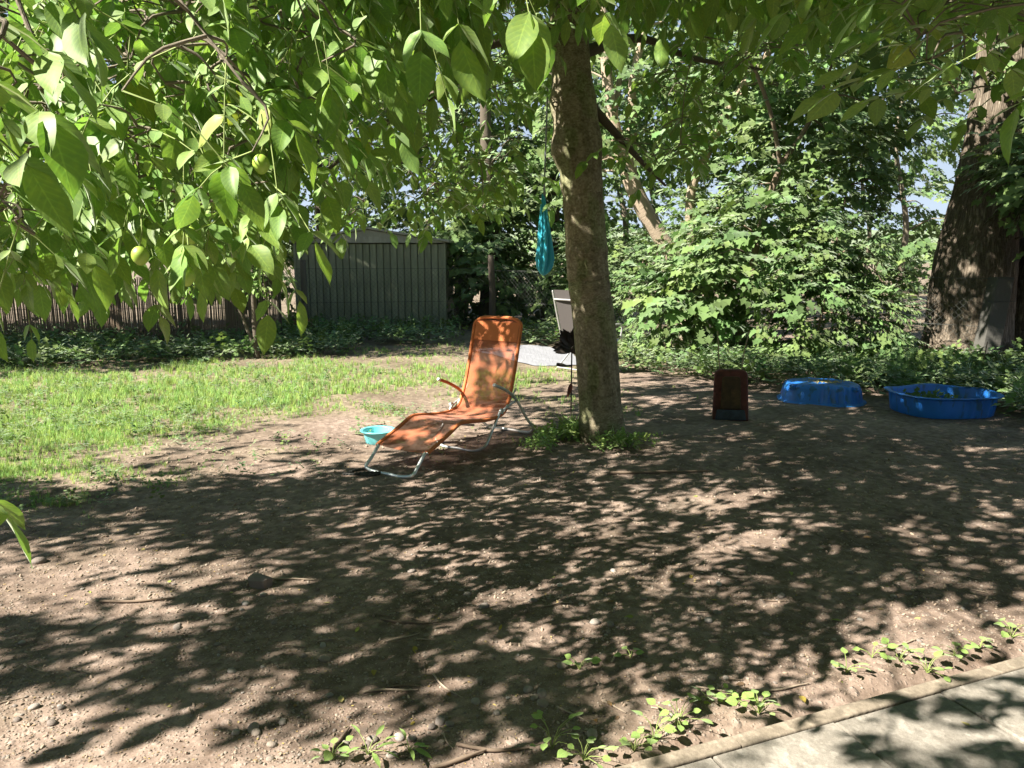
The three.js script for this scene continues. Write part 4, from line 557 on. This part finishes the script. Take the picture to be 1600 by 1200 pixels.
// ---------------------------------------------------------------- shed, fences
{
  const Z = -16, xl = -4.60, xr = -1.42, hE = 1.87, hR = 2.14, dep = 2.4;
  const S = thing('garden_shed', 'green metal garden shed with pale gable behind the wire fence', 'shed', V((xl + xr) / 2, 0, Z));
  const wallTex = dataTex(128, 128, (u, v) => { const k = 205 + 50 * (fbm(u * 5, v * 3, 501, 4) - 0.5) + 24 * (fbm(u * 40, v * 12, 505, 2) - 0.5); return [k, k, k - 6]; }, true);
  const greens = [1, 0.9, 1.1].map(k => std({ color: lin(0.30 * k, 0.325 * k, 0.24 * k), map: wallTex, roughness: 0.6 }));
  const pale = std({ color: lin(0.50, 0.49, 0.44), map: wallTex, roughness: 0.65 });
  const N = 22, pw = (xr - xl) / N, pg = box(pw - 0.014, hE - 0.03, 0.03, 0, 0, 0, 0.008);
  const core = box(xr - xl - 0.02, hE - 0.02, dep, 0, hE / 2, -dep / 2 - 0.02); part('wall', core, greens[1], S);
  for (let i = 0; i < N; i++) part('wall_panel', pg, greens[(i * 7) % 3], S, V(xl + (i + 0.5) * pw - (xl + xr) / 2, hE / 2, 0));
  const gs = new THREE.Shape(), hw = (xr - xl) / 2; gs.moveTo(-hw - 0.06, hE + 0.004); gs.lineTo(hw + 0.06, hE + 0.004); gs.lineTo(0, hR); gs.closePath(); const gg = new THREE.ExtrudeGeometry(gs, { depth: dep + 0.1, bevelEnabled: false }); gg.translate(0, 0, -dep - 0.02); part('gable', gg, pale, S);
  for (const s of [-1, 1]) { const len = Math.hypot(hw + 0.1, hR - hE), g = box(len, 0.05, dep + 0.25, 0, 0, 0, 0.008), m = part('roof_sheet', g, pale, S, V(s * (hw + 0.10) / 2, (hR + hE) / 2 + 0.035, -dep / 2)); m.rotation.z = -s * Math.atan2(hR - hE, hw + 0.10); }
  part('corner_trim', box(0.05, hE, 0.05, hw - 0.01, hE / 2, 0.015), greens[2], S); part('corner_trim', box(0.05, hE, 0.05, -hw + 0.01, hE / 2, 0.015), greens[2], S);
}
const wireMat = std({ color: lin(0.07, 0.075, 0.07), roughness: 0.7, metalness: 0.3 }), postWood = std({ color: lin(0.09, 0.072, 0.056), bumpMap: furrowBump, bumpScale: 0.01, roughness: 0.95 }), concreteMat = std({ color: lin(0.085, 0.082, 0.073), bumpMap: barkBump, bumpScale: 0.006, roughness: 0.95 });
{
  function wireFence(label, A, B, h, cell) {
    const d = B.clone().sub(A), L = d.length(), u = d.normalize(), F = thing('wire_fence', label, 'fence', A.clone()), P = (s, y) => V(u.x * s, y, u.z * s), g = [];
    const seg = (s0, y0, s1, y1) => { // clip a diagonal to the panel
      const f = (s, y, s2, y2) => { let t0 = 0, t1 = 1; const ds = s2 - s, dy = y2 - y; for (const [p, q] of [[-ds, s], [ds, L - s], [-dy, y - 0.05], [dy, h - y]]) { if (p === 0) { if (q < 0) return null; } else { const r = q / p; if (p < 0) t0 = Math.max(t0, r); else t1 = Math.min(t1, r); } } return t0 < t1 ? [s + ds * t0, y + dy * t0, s + ds * t1, y + dy * t1] : null; };
      const c = f(s0, y0, s1, y1); if (c) g.push(tube([P(c[0], c[1]), P(c[2], c[3])], 0.0018, { radial: 3, steps: 1, caps: false }));
    };
    for (let s = -h; s < L + h; s += cell) { seg(s, 0.05, s + h, 0.05 + h); seg(s + h, 0.05, s, 0.05 + h); }
    const net = part('mesh', mergeGeometries(g), wireMat, F); net.userData.kind = 'stuff';
    for (const y of [0.06, h / 2, h]) part('strand', rod(P(0, y), P(L, y), 0.004, 5), wireMat, F);
  }
  const c0 = V(-4.35, 0, -14.9), c1 = V(-0.42, 0, -15.7), c2 = V(3.84, 0, -12.68), c3 = V(6.45, 0, -10.12);
  wireFence('wire mesh fence in front of the green shed', c0, c1, 1.35, 0.09); wireFence('wire mesh fence between the brown post and the pale post in the shrubs', c1, c2, 1.3, 0.09); wireFence('wire mesh fence between the pale post and the leaning concrete post', c2, c3, 1.3, 0.09);
  const wp = thing('fence_post', 'weathered brown wooden fence post right of the shed', 'post', c1); { const g = tube([V(0, -0.1, 0), V(0.01, 0.8, 0), V(-0.02, 1.62, 0)], [0.075, 0.07, 0.062], { radial: 12, steps: 20, bump: (t, a, l) => 0.006 * (fbm(a * 5, l * 2, 520, 3) - 0.5) }); part('shaft', g, postWood, wp); const s = new THREE.CylinderGeometry(0.004, 0.004, 0.05, 6); s.rotateX(Math.PI / 2); part('staple', s, wireMat, wp, V(0, 1.3, 0.07)); }
  const post = (name, label, p, w, h, lean) => { const t = thing(name, label, 'post', p), g = box(w, h, w * 0.8, 0, h / 2 - 0.1, 0, 0.02); { const q = g.attributes.position; for (let i = 0; i < q.count; i++) { const y = q.getY(i); q.setX(i, q.getX(i) * (1 - 0.12 * y / h) + lean * y); } g.computeVertexNormals(); } part('shaft', g, concreteMat, t); part('wire_tie', rod(V(-w * 0.7 + lean * h * 0.7, h * 0.7, w * 0.42), V(w * 0.7 + lean * h * 0.7, h * 0.7 + 0.01, w * 0.42), 0.004, 5), wireMat, t); };
  post('concrete_post', 'pale concrete fence post among the sunlit shrubs', c2, 0.17, 1.45, 0); post('concrete_post', 'broad leaning concrete fence post in front of the furrowed trunk', c3, 0.27, 1.42, 0.10);
  // dark corner post and the small slatted panel at the left of the shed
  const cp = thing('fence_post', 'dark lichen flecked post at the left corner of the shed', 'post', V(-4.05, 0, -14.6)); part('shaft', tube([V(0, -0.1, 0), V(0, 0.7, 0), V(0.01, 1.5, 0)], [0.07, 0.065, 0.055], { radial: 12, steps: 20, bump: (t, a, l) => 0.01 * (fbm(a * 4, l * 4, 524, 3) - 0.5) }), concreteMat, cp); part('cap', new THREE.CylinderGeometry(0.05, 0.06, 0.03, 12), concreteMat, cp, V(0.01, 1.51, 0));
  const pl = gp(475, 531), sp = thing('slatted_panel', 'small reddish brown slatted panel below the left corner of the shed', 'panel', V(pl.x, 0, pl.z)), tile = std({ color: lin(0.20, 0.10, 0.07), bumpMap: barkBump, bumpScale: 0.004, roughness: 0.9 });
  for (let i = 0; i < 7; i++) part('slat', box(0.044, 0.40, 0.03, 0, 0, 0, 0.005), tile, sp, V(-0.17 + i * 0.056, 0.2, 0)); for (const y of [0.1, 0.3]) part('rail', box(0.40, 0.035, 0.02, 0, 0, 0, 0.004), tile, sp, V(0, y, -0.024));
  // reed fence on the left
  const A = V(-11.5, 0, -13.15), B = V(-4.35, 0, -13.95), RF = thing('reed_fence', 'dark brown reed screen fence along the shaded left edge of the lawn', 'fence', A), d = B.clone().sub(A), L = d.length(), u = d.normalize(), r = rng(55), gs = [];
  for (let s = 0; s < L; s += 0.021) { const h = 1.22 + 0.06 * (r() - 0.5), o = (r() - 0.5) * 0.02, l = (r() - 0.5) * 0.03; gs.push(tube([V(u.x * s, 0, u.z * s + o), V(u.x * s + l, h, u.z * s + o)], [0.0105, 0.008], { radial: 5, steps: 1, caps: false })); }
  const reeds = part('reeds', mergeGeometries(gs), std({ color: lin(0.17, 0.125, 0.085), bumpMap: barkBump, bumpScale: 0.003, roughness: 0.9 }), RF); reeds.userData.kind = 'stuff';
  for (const y of [0.25, 0.65, 1.05]) part('wire', rod(V(0, y, 0.024), V(u.x * L, y, u.z * L + 0.024), 0.003, 4), wireMat, RF);
  for (let k = 0; k < 5; k++) part('stake', rod(V(u.x * L * k / 4, -0.05, u.z * L * k / 4 - 0.05), V(u.x * L * k / 4, 1.3, u.z * L * k / 4 - 0.05), 0.03, 8), postWood, RF);
  // fallen boughs lying by the fence
  const bough = (pxs, rad, label) => lone('fallen_bough', tube(pxs.map(([x, y, h]) => { const p = gp(x, y); p.y = gh(p.x, p.z) + h; return p; }), rad, { radial: 7, steps: 24 }), branchBark, label, 'branch');
  bough([[500, 529, 0.02], [535, 524, 0.05], [575, 517, 0.10], [612, 516, 0.05]], [0.022, 0.018, 0.008], 'curved fallen bough lying in front of the green shed');
  bough([[688, 512, 0.02], [720, 510, 0.06], [748, 506, 0.08], [765, 503, 0.06]], [0.025, 0.02, 0.012], 'straight fallen bough on the bare slope right of the shed');
}

// ---------------------------------------------------------------- grass, ground cover, weeds
{
  const r = rng(9), blades = seed => { const q = rng(seed), pos = [], idx = []; for (let i = 0; i < 9; i++) { const a = q() * 6.28, h = 0.6 + 0.5 * q(), lean = 0.15 + 0.5 * q(), w = 0.022 + 0.014 * q(), x = gauss(q) * 0.2, z = gauss(q) * 0.2, c = Math.cos(a), s = Math.sin(a), b = pos.length / 3; for (const [t, k] of [[0, 1], [0.5, 0.85], [1, 0.05]]) for (const e of [-1, 1]) pos.push(x + c * lean * t * t * h - s * w * k * e, h * t * (1 - 0.25 * lean * t), z + s * lean * t * t * h + c * w * k * e); idx.push(b, b + 1, b + 2, b + 1, b + 3, b + 2, b + 2, b + 3, b + 4, b + 3, b + 5, b + 4); } return bufferGeo(pos, idx); };
  const tuft = [blades(1), blades(2)], L = [[], []];
  for (let k = 0; k < 230000; k++) { const py = lerp(535, 900, r()), px = lerp(-150, 1300, r()); // even in the picture: thinner sown far away
    const p = gp(px, py), g = grassy(p.x, p.z), n = fbm(p.x * 1.7, p.z * 1.7, 60, 4), n2 = fbm(p.x * 6, p.z * 6, 61, 3), a = clamp(g * 1.25 + (n - 0.5) * 1.5 + (n2 - 0.5) * 0.5 - 0.22); if (g < 0.12 || r() > a * a * 0.42 * clamp(9 / -p.z, 0.5, 1) || (px > 735 && px < 960 && py < 578)) continue;
    const s = (0.024 + 0.042 * a * (0.3 + r())) * (py < 640 ? 1.2 : 1), M = new THREE.Matrix4().makeRotationY(r() * 6.28).scale(V(s * 1.1, s * (0.6 + 0.8 * r()), s * 1.1)).setPosition(p.x, gh(p.x, p.z) - 0.003, p.z); L[k & 1].push(M); }
  console.log('grass', L[0].length * 2);
  L.forEach((l, i) => { const m = scatter('grass', tuft[i], grassMat, l, null, leafTint(r, 0.35, 0.2)); tag(m, ['short green grass of the lawn', 'taller grass tufts of the lawn'][i], 'grass', null, 'stuff'); });
  // low broad-leaved weeds and clover in the lawn
  const clover = []; for (let k = 0; k < 9000; k++) { const px = lerp(-120, 760, r()), py = lerp(560, 800, r()), p = gp(px, py), g = grassy(p.x, p.z); if (r() > g * 0.5 || fbm(p.x * 1.1, p.z * 1.1, 612, 3) < 0.5) continue; clover.push(basis(V(gauss(r), 0.3 + 0.5 * r(), gauss(r)), V(gauss(r) * 0.5, 1, gauss(r) * 0.5), V(p.x, gh(p.x, p.z) + 0.01 + 0.03 * r(), p.z), 0.22 + 0.25 * r())); }
  tag(scatterSolid('clover', ivySpray, mapleMat, clover, null, leafTint(r, 0.3, 0.2)), 'low clover and broad leaved weeds in the lawn', 'clover', null, 'stuff');
  // leafy ground cover along the fences and under the shrubs
  const cover = [], soft = [], C = (px0, px1, py0, py1, n, s0, list, w) => { for (let k = 0; k < n; k++) { const px = lerp(px0, px1, r()), py = lerp(py0(px), py1(px), r()), p = gp(px, py); if (fbm(p.x * 1.5, p.z * 1.5, 610, 3) < 0.40 && r() < 0.8) continue; const h = r() * w; list.push(basis(V(gauss(r), 0.25 + 0.7 * r(), gauss(r)), V(gauss(r) * 0.6, 1, gauss(r) * 0.6), V(p.x, gh(p.x, p.z) + 0.02 + h, p.z), s0 * (0.7 + 0.6 * r()))); } };
  C(1090, 1700, x => 556 - (x - 1090) * 0.0, x => lerp(600, 645, clamp((x - 1090) / 500)), 2600, 1.0, cover, 0.22);
  C(960, 1200, () => 535, x => lerp(585, 600, (x - 960) / 240), 900, 0.9, cover, 0.15);
  C(1585, 1720, () => 612, () => 670, 200, 1.0, cover, 0.15);
  C(-100, 560, () => 522, x => lerp(580, 556, clamp(x / 560)), 2400, 1.0, soft, 0.12);
  C(430, 720, () => 508, () => 540, 800, 1.0, soft, 0.14);
  C(760, 980, () => 515, () => 540, 500, 1.0, soft, 0.14);
  const mixed = cover.filter((m, i) => i % 3 === 0); tag(scatterSolid('ground_cover', narrowSpray, mapleMat, mixed.map(m => m.clone().scale(V(0.42, 0.42, 0.42))), null, leafTint(r, 0.3, 0.3)), 'nettle stems among the ivy below the right hand shrubs', 'ground cover', null, 'stuff');
  tag(scatterSolid('ground_cover', ivySpray, mapleMat, cover.filter((m, i) => i % 3), null, leafTint(r, 0.3)), 'leafy ivy and nettle ground cover below the right hand shrubs', 'ground cover', null, 'stuff');
  tag(scatterSolid('ground_cover', ivySpray, mapleMat, soft, null, leafTint(r, 0.3)), 'dark leafy ground cover along the shaded left fence and shed', 'ground cover', null, 'stuff');
  // weeds round the foot of the walnut
  [[870, 690, 0.11, 70, 'bushy weed clump at the left foot of the walnut trunk'], [900, 684, 0.15, 90, 'tall weed clump against the walnut trunk below the stake'], [845, 706, 0.09, 34, 'low weed clump on the soil beside the lounger leg'], [955, 705, 0.12, 44, 'weed clump in front of the walnut trunk'], [985, 700, 0.08, 26, 'small weed clump at the right root of the walnut']].forEach(([px, py, s, n, l]) => { const p = gp(px, py), T = thing('weed_clump', l, 'weeds', V(p.x, gh(p.x, p.z), p.z), 'weeds at the walnut foot'), list = []; for (let k = 0; k < n; k++) list.push(basis(V(gauss(r), 0.5 + r(), gauss(r)), V(gauss(r), 1, gauss(r)), V(p.x + gauss(r) * s * 1.5, gh(p.x, p.z) + 0.005 + s * 0.6 * r() * r(), p.z + gauss(r) * s * 1.1), 0.28 + 0.25 * r())); scatterSolid('foliage', ivySpray, weedMat, list, T, leafTint(r, 0.2)); });
  // single weeds in the joint along the kerb, every leaf its own part
  const weeds = [[862, 1172, 0.10, 11, 'leafy'], [912, 1188, 0.08, 9, 'low'], [990, 1172, 0.07, 8, 'pale'], [1022, 1158, 0.08, 9, 'rounded'], [1058, 1142, 0.09, 11, 'dense'], [1105, 1098, 0.05, 5, 'small'], [1122, 1098, 0.05, 4, 'sparse'], [1150, 1106, 0.05, 6, 'low'], [1185, 1118, 0.08, 9, 'bushy'], [1322, 1056, 0.07, 7, 'upright'], [1362, 1032, 0.07, 6, 'broad leaved'], [1405, 1038, 0.08, 8, 'lobed'], [1448, 1052, 0.08, 9, 'spreading'], [1490, 1030, 0.05, 6, 'thin'], [1530, 1018, 0.06, 6, 'flat'], [1580, 1002, 0.07, 8, 'trailing'], [520, 1190, 0.06, 8, 'grassy'], [575, 1184, 0.06, 7, 'spiky'], [640, 1182, 0.05, 6, 'dark'], [905, 1050, 0.05, 6, 'small'], [985, 1030, 0.04, 5, 'thin']];
  weeds.forEach(([px, py, s, n, how], i) => {
    const p = gp(px, py), T = thing('weed', py < 1055 && px < 1000 ? 'tiny green weed sprouting from open sunlit soil' : px < 700 ? 'grassy green weed on bare soil away from the kerb end' : 'bright green weed sprouting from the soil along the kerb', 'weed', V(p.x, gh(p.x, p.z), p.z), py < 1055 && px < 1000 ? 'weeds on open soil' : px < 700 ? 'weeds on bare soil' : 'weeds along the kerb'), st = [];
    for (let k = 0; k < n; k++) { const a = k * 2.4 + r(), R = s * (0.25 + 0.75 * r()), h = s * (0.35 + 0.6 * r()), tip = V(Math.cos(a) * R, h, Math.sin(a) * R); st.push(tube([V(0, 0, 0), V(tip.x * 0.4, h * 0.75, tip.z * 0.4), tip], [0.0018, 0.0012], { radial: 4, steps: 4, caps: false })); const narrow = px < 700 && i % 3 !== 1; const m = part('leaf', narrow ? farLeaf : roundLeaf, weedMat, T); basis(V(Math.cos(a), 0.1 + gauss(r) * 0.4, Math.sin(a)), V(gauss(r) * 0.5, 1, gauss(r) * 0.5), tip, (narrow ? 0.055 : 0.033) * (0.75 + 0.6 * r()), narrow ? 0.6 : 1).decompose(m.position, m.quaternion, m.scale); }
    part('stems', mergeGeometries(st), twigGreen, T);
  });
}

// ---------------------------------------------------------------- pebbles, stones, twigs and fallen leaves on the soil
{
  const r = rng(31), pebble = s => { const g = new THREE.IcosahedronGeometry(1, 1), p = g.attributes.position, q = rng(s), o = q() * 9; for (let i = 0; i < p.count; i++) { const n = V(p.getX(i), p.getY(i), p.getZ(i)), k = 0.78 + 0.45 * fbm(n.x * 1.3 + o, n.y * 1.3 + n.z * 0.9, 700 + s, 2); p.setXYZ(i, n.x * k * 1.15, n.y * k * 0.62, n.z * k * 0.9); } const m = g; m.computeVertexNormals(); const N = m.attributes.normal; for (let i = 0; i < p.count; i++) { const v = V(p.getX(i) / 1.3, p.getY(i) / 0.4, p.getZ(i)).normalize(); N.setXYZ(i, v.x, v.y, v.z); } return m; };
  const shapes = [1, 2, 3, 4, 5].map(pebble), mats = [[0.25, 0.22, 0.19], [0.20, 0.17, 0.15], [0.29, 0.265, 0.24], [0.17, 0.14, 0.12], [0.23, 0.19, 0.155]].map(c => std({ color: lin(...c), bumpMap: barkBump, bumpScale: 0.002, roughness: 0.85 }));
  const soilAt = (px, py) => { const p = gp(px, py); p.y = gh(p.x, p.z); return p; };
  const free = p => kerbSide(p.x, p.z) > 0.06 && grassy(p.x, p.z) < 0.5;
  const blockGeo = box(2.2, 1.4, 1.5, 0, 0, 0, 0.22); { const p = blockGeo.attributes.position; for (let i = 0; i < p.count; i++) p.setXYZ(i, p.getX(i) * (1 + 0.12 * p.getY(i)), p.getY(i) + 0.15 * p.getX(i) * p.getZ(i), p.getZ(i) * (1 - 0.1 * p.getX(i))); blockGeo.computeVertexNormals(); }
  // stones one can pick out
  let n = 0; const stony = (px, py) => smooth(0.35, 0.65, fbm(px / 160, py / 90, 710, 3)) * (py > 880 ? 1 : 0.45) * (px < 1050 ? 1 : 0.5);
  for (let k = 0; k < 9000 && n < 210; k++) { const px = lerp(-20, 1560, r()), py = lerp(820, 1200, Math.pow(r(), 0.8)); if (r() > stony(px, py)) continue; const p = soilAt(px, py); if (!free(p)) continue; const s = 0.006 + 0.015 * Math.pow(r(), 2.6); p.y += s * 0.18; const m = lone('stone', shapes[n % 5], mats[Math.floor(r() * 5)], 'small rounded pebble lying on the bare soil', 'stone', p, 'pebbles on the soil'); m.scale.setScalar(s); m.rotation.set((r() - 0.5) * 0.5, r() * 6.28, (r() - 0.5) * 0.5); n++; }
  for (const [px, py, s, l] of [[408, 917, 0.048, 'angular block of stone half sunk in shaded soil'], [60, 880, 0.034, 'flat dark stone on the sunlit soil left of the block of stone'], [930, 977, 0.022, 'pale egg shaped stone on shaded soil'], [925, 1150, 0.024, 'pale round stone beside the kerb weeds']]) { const p = soilAt(px, py); p.y += s * 0.25; const m = lone('stone', s > 0.04 ? blockGeo : shapes[0], s > 0.03 ? mats[3] : mats[0], l, 'stone', p); m.scale.set(s, s * 1.1, s * 0.9); m.rotation.y = px; }
  // finer gravel, past counting
  const fine = [], tiny = []; for (let k = 0; k < 42000; k++) { const px = lerp(-50, 1650, r()), py = lerp(690, 1200, r()), p = soilAt(px, py); if (!free(p) || r() > 0.25 + 0.9 * stony(px, py)) continue; const s = (0.0016 + 0.0058 * Math.pow(r(), 3)) * clamp(-p.z / 3.2, 0.8, 1.6); p.y += s * 0.2; (k % 3 ? fine : tiny).push(new THREE.Matrix4().compose(p, new THREE.Quaternion().setFromEuler(new THREE.Euler((r() - 0.5), r() * 6.28, (r() - 0.5))), V(s, s, s))); }
  const grey = c => { const k = 0.7 + 0.65 * r(); c.setRGB(k * 1.05, k, k * 0.93); }; tag(scatter('gravel', shapes[1], mats[0], fine, null, grey), 'fine rounded gravel scattered over the bare soil', 'gravel', null, 'stuff'); tag(scatter('gravel', shapes[3], mats[4], tiny, null, grey), 'fine brownish gravel scattered over the bare soil', 'gravel', null, 'stuff');
  // clods of earth and crumbs of bark
  const crumbs = []; for (let k = 0; k < 7000; k++) { const px = lerp(-50, 1650, r()), py = lerp(680, 1200, r()), p = soilAt(px, py); if (!free(p)) continue; const s = (0.002 + 0.008 * Math.pow(r(), 4)) * clamp(-p.z / 3.2, 0.8, 1.7); p.y += s * 0.15; crumbs.push(new THREE.Matrix4().compose(p, new THREE.Quaternion().setFromEuler(new THREE.Euler(r() * 3, r() * 6.28, r() * 3)), V(s * 1.3, s, s * 0.7))); }
  tag(scatter('soil_crumbs', shapes[2], std({ color: lin(0.26, 0.21, 0.17), roughness: 1 }), crumbs, null, grey), 'crumbs of earth and bark on the bare soil', 'soil', null, 'stuff');
  // flakes of dead leaf and bark trodden into the soil
  const flakes = []; for (let k = 0; k < 5200; k++) { const px = lerp(-50, 1650, r()), py = lerp(660, 1200, Math.pow(r(), 0.8)), p = soilAt(px, py); if (kerbSide(p.x, p.z) < 0.05 || fbm(p.x * 1.3, p.z * 1.3, 733, 3) < 0.38) continue; const s = (0.006 + 0.016 * r() * r()) * clamp(-p.z / 3.2, 0.8, 1.6); p.y += 0.003; flakes.push(basis(V(gauss(r), gauss(r) * 0.25, gauss(r)), V(gauss(r) * 0.5, 1, gauss(r) * 0.5), p, s, 0.5 + r())); }
  tag(scatter('leaf_litter', farLeaf, std({ color: lin(0.22, 0.16, 0.095), roughness: 0.95, side: THREE.DoubleSide }), flakes, null, c => { const k = 0.5 + r(), y = r() < 0.15 ? 1.6 : 1; c.setRGB(k * y, k * y * (0.9 + 0.2 * r()), k * 0.9); }), 'flakes of dead leaf trodden into the bare soil', 'leaf litter', null, 'stuff');
  // twigs
  const tw = (px, py, len, ang, rad0, bend) => { const rad = rad0 * 1.35; const p = soilAt(px, py), pts = []; for (let i = 0; i <= 4; i++) { const t = i / 4 - 0.5, x = p.x + Math.cos(ang) * len * t + Math.sin(ang) * bend * len * (0.25 - t * t), z = p.z - Math.sin(ang) * len * t + Math.cos(ang) * bend * len * (0.25 - t * t); pts.push(V(x, gh(x, z) + rad * 0.9 + 0.002, z)); } return tube(pts, [rad, rad * 0.9, rad * 0.5], { radial: 6, steps: 14, bump: (t, a, l) => rad * 0.25 * (vnoise(l * 60, a * 2, 720) - 0.5) }); };
  const dryLight = std({ color: lin(0.30, 0.24, 0.18), roughness: 0.95 });
  const named = [[215, 940, 0.34, 0.10, 0.0055, 0.15], [460, 908, 0.22, -0.05, 0.004, 0.1], [640, 975, 0.26, -0.12, 0.0045, 0.25], [700, 1075, 0.20, -0.9, 0.003, 0.3], [610, 1085, 0.2, 0.15, 0.0035, -0.2], [770, 1172, 0.24, -0.05, 0.005, 0.25], [720, 1190, 0.2, 0.5, 0.006, 0.2], [532, 1160, 0.12, 1.3, 0.005, 0.1], [895, 1120, 0.14, -0.7, 0.0028, 0], [1130, 1085, 0.2, -0.25, 0.0028, 0], [1215, 1078, 0.26, 0.2, 0.004, 0.25], [1410, 1008, 0.22, 0.4, 0.003, 0.2], [1030, 742, 0.75, 0.08, 0.009, 0.1], [960, 1030, 0.10, 1.2, 0.003, 0.1], [630, 1000, 0.15, 0.5, 0.003, 0]];
  named.forEach(a => lone('twig', tw(...a), a[4] > 0.004 ? twigDry : dryLight, 'thin dry twig lying on the bare soil', 'twig', null, 'twigs on the soil'));
  for (let k = 0; k < 46; k++) { let px, py, p; do { px = lerp(0, 1550, r()); py = lerp(800, 1195, r()); p = soilAt(px, py); } while (!free(p)); lone('twig', tw(px, py, 0.05 + 0.13 * r() * r(), gauss(r) * 1.2, 0.0014 + 0.0016 * r(), gauss(r) * 0.3), r() < 0.5 ? twigDry : dryLight, 'thin dry twig lying on the bare soil', 'twig', null, 'twigs on the soil'); }
  // fallen leaves
  const fm = [[0.42, 0.30, 0.05], [0.30, 0.16, 0.06], [0.34, 0.36, 0.07], [0.16, 0.09, 0.05], [0.45, 0.36, 0.14]].map(c => phys({ color: lin(...c), map: leafTex, roughness: 0.9, transmission: 0.15, thickness: 0, side: THREE.DoubleSide }));
  const spots = [[288, 836, 0], [505, 947, 4], [556, 992, 2], [650, 842, 2], [780, 988, 0], [648, 1014, 0], [698, 1090, 1], [1360, 845, 1], [1235, 898, 2], [1350, 955, 0], [990, 968, 2], [820, 760, 4], [1045, 800, 2], [585, 1050, 0], [1170, 1080, 3], [1355, 1110, 3], [1570, 1090, 4], [1050, 1186, 3]];
  for (let k = 0; k < 70; k++) { const px = lerp(100, 1560, r()), py = lerp(700, 1150, r()); spots.push([px, py, Math.floor(r() * 5)]); }
  spots.forEach(([px, py, c]) => { const p = soilAt(px, py); if (kerbSide(p.x, p.z) < 0.05 && kerbSide(p.x, p.z) > -0.08) return; const paved = kerbSide(p.x, p.z) <= -0.08; p.y = paved ? 0.028 : p.y + 0.004; const m = lone('fallen_leaf', nearLeaves[Math.floor(r() * 4)], fm[c], paved ? 'dry fallen leaf lying on the paving slabs' : 'small dry fallen leaf lying on the soil', 'leaf', p, paved ? 'fallen leaves on the paving' : 'fallen leaves on the soil'); m.scale.setScalar(0.018 + 0.030 * r()); m.rotation.set(gauss(r) * 0.3, r() * 6.28, gauss(r) * 0.3); });
}
console.log('leaf faces', faces);
renderer.render(scene, camera);
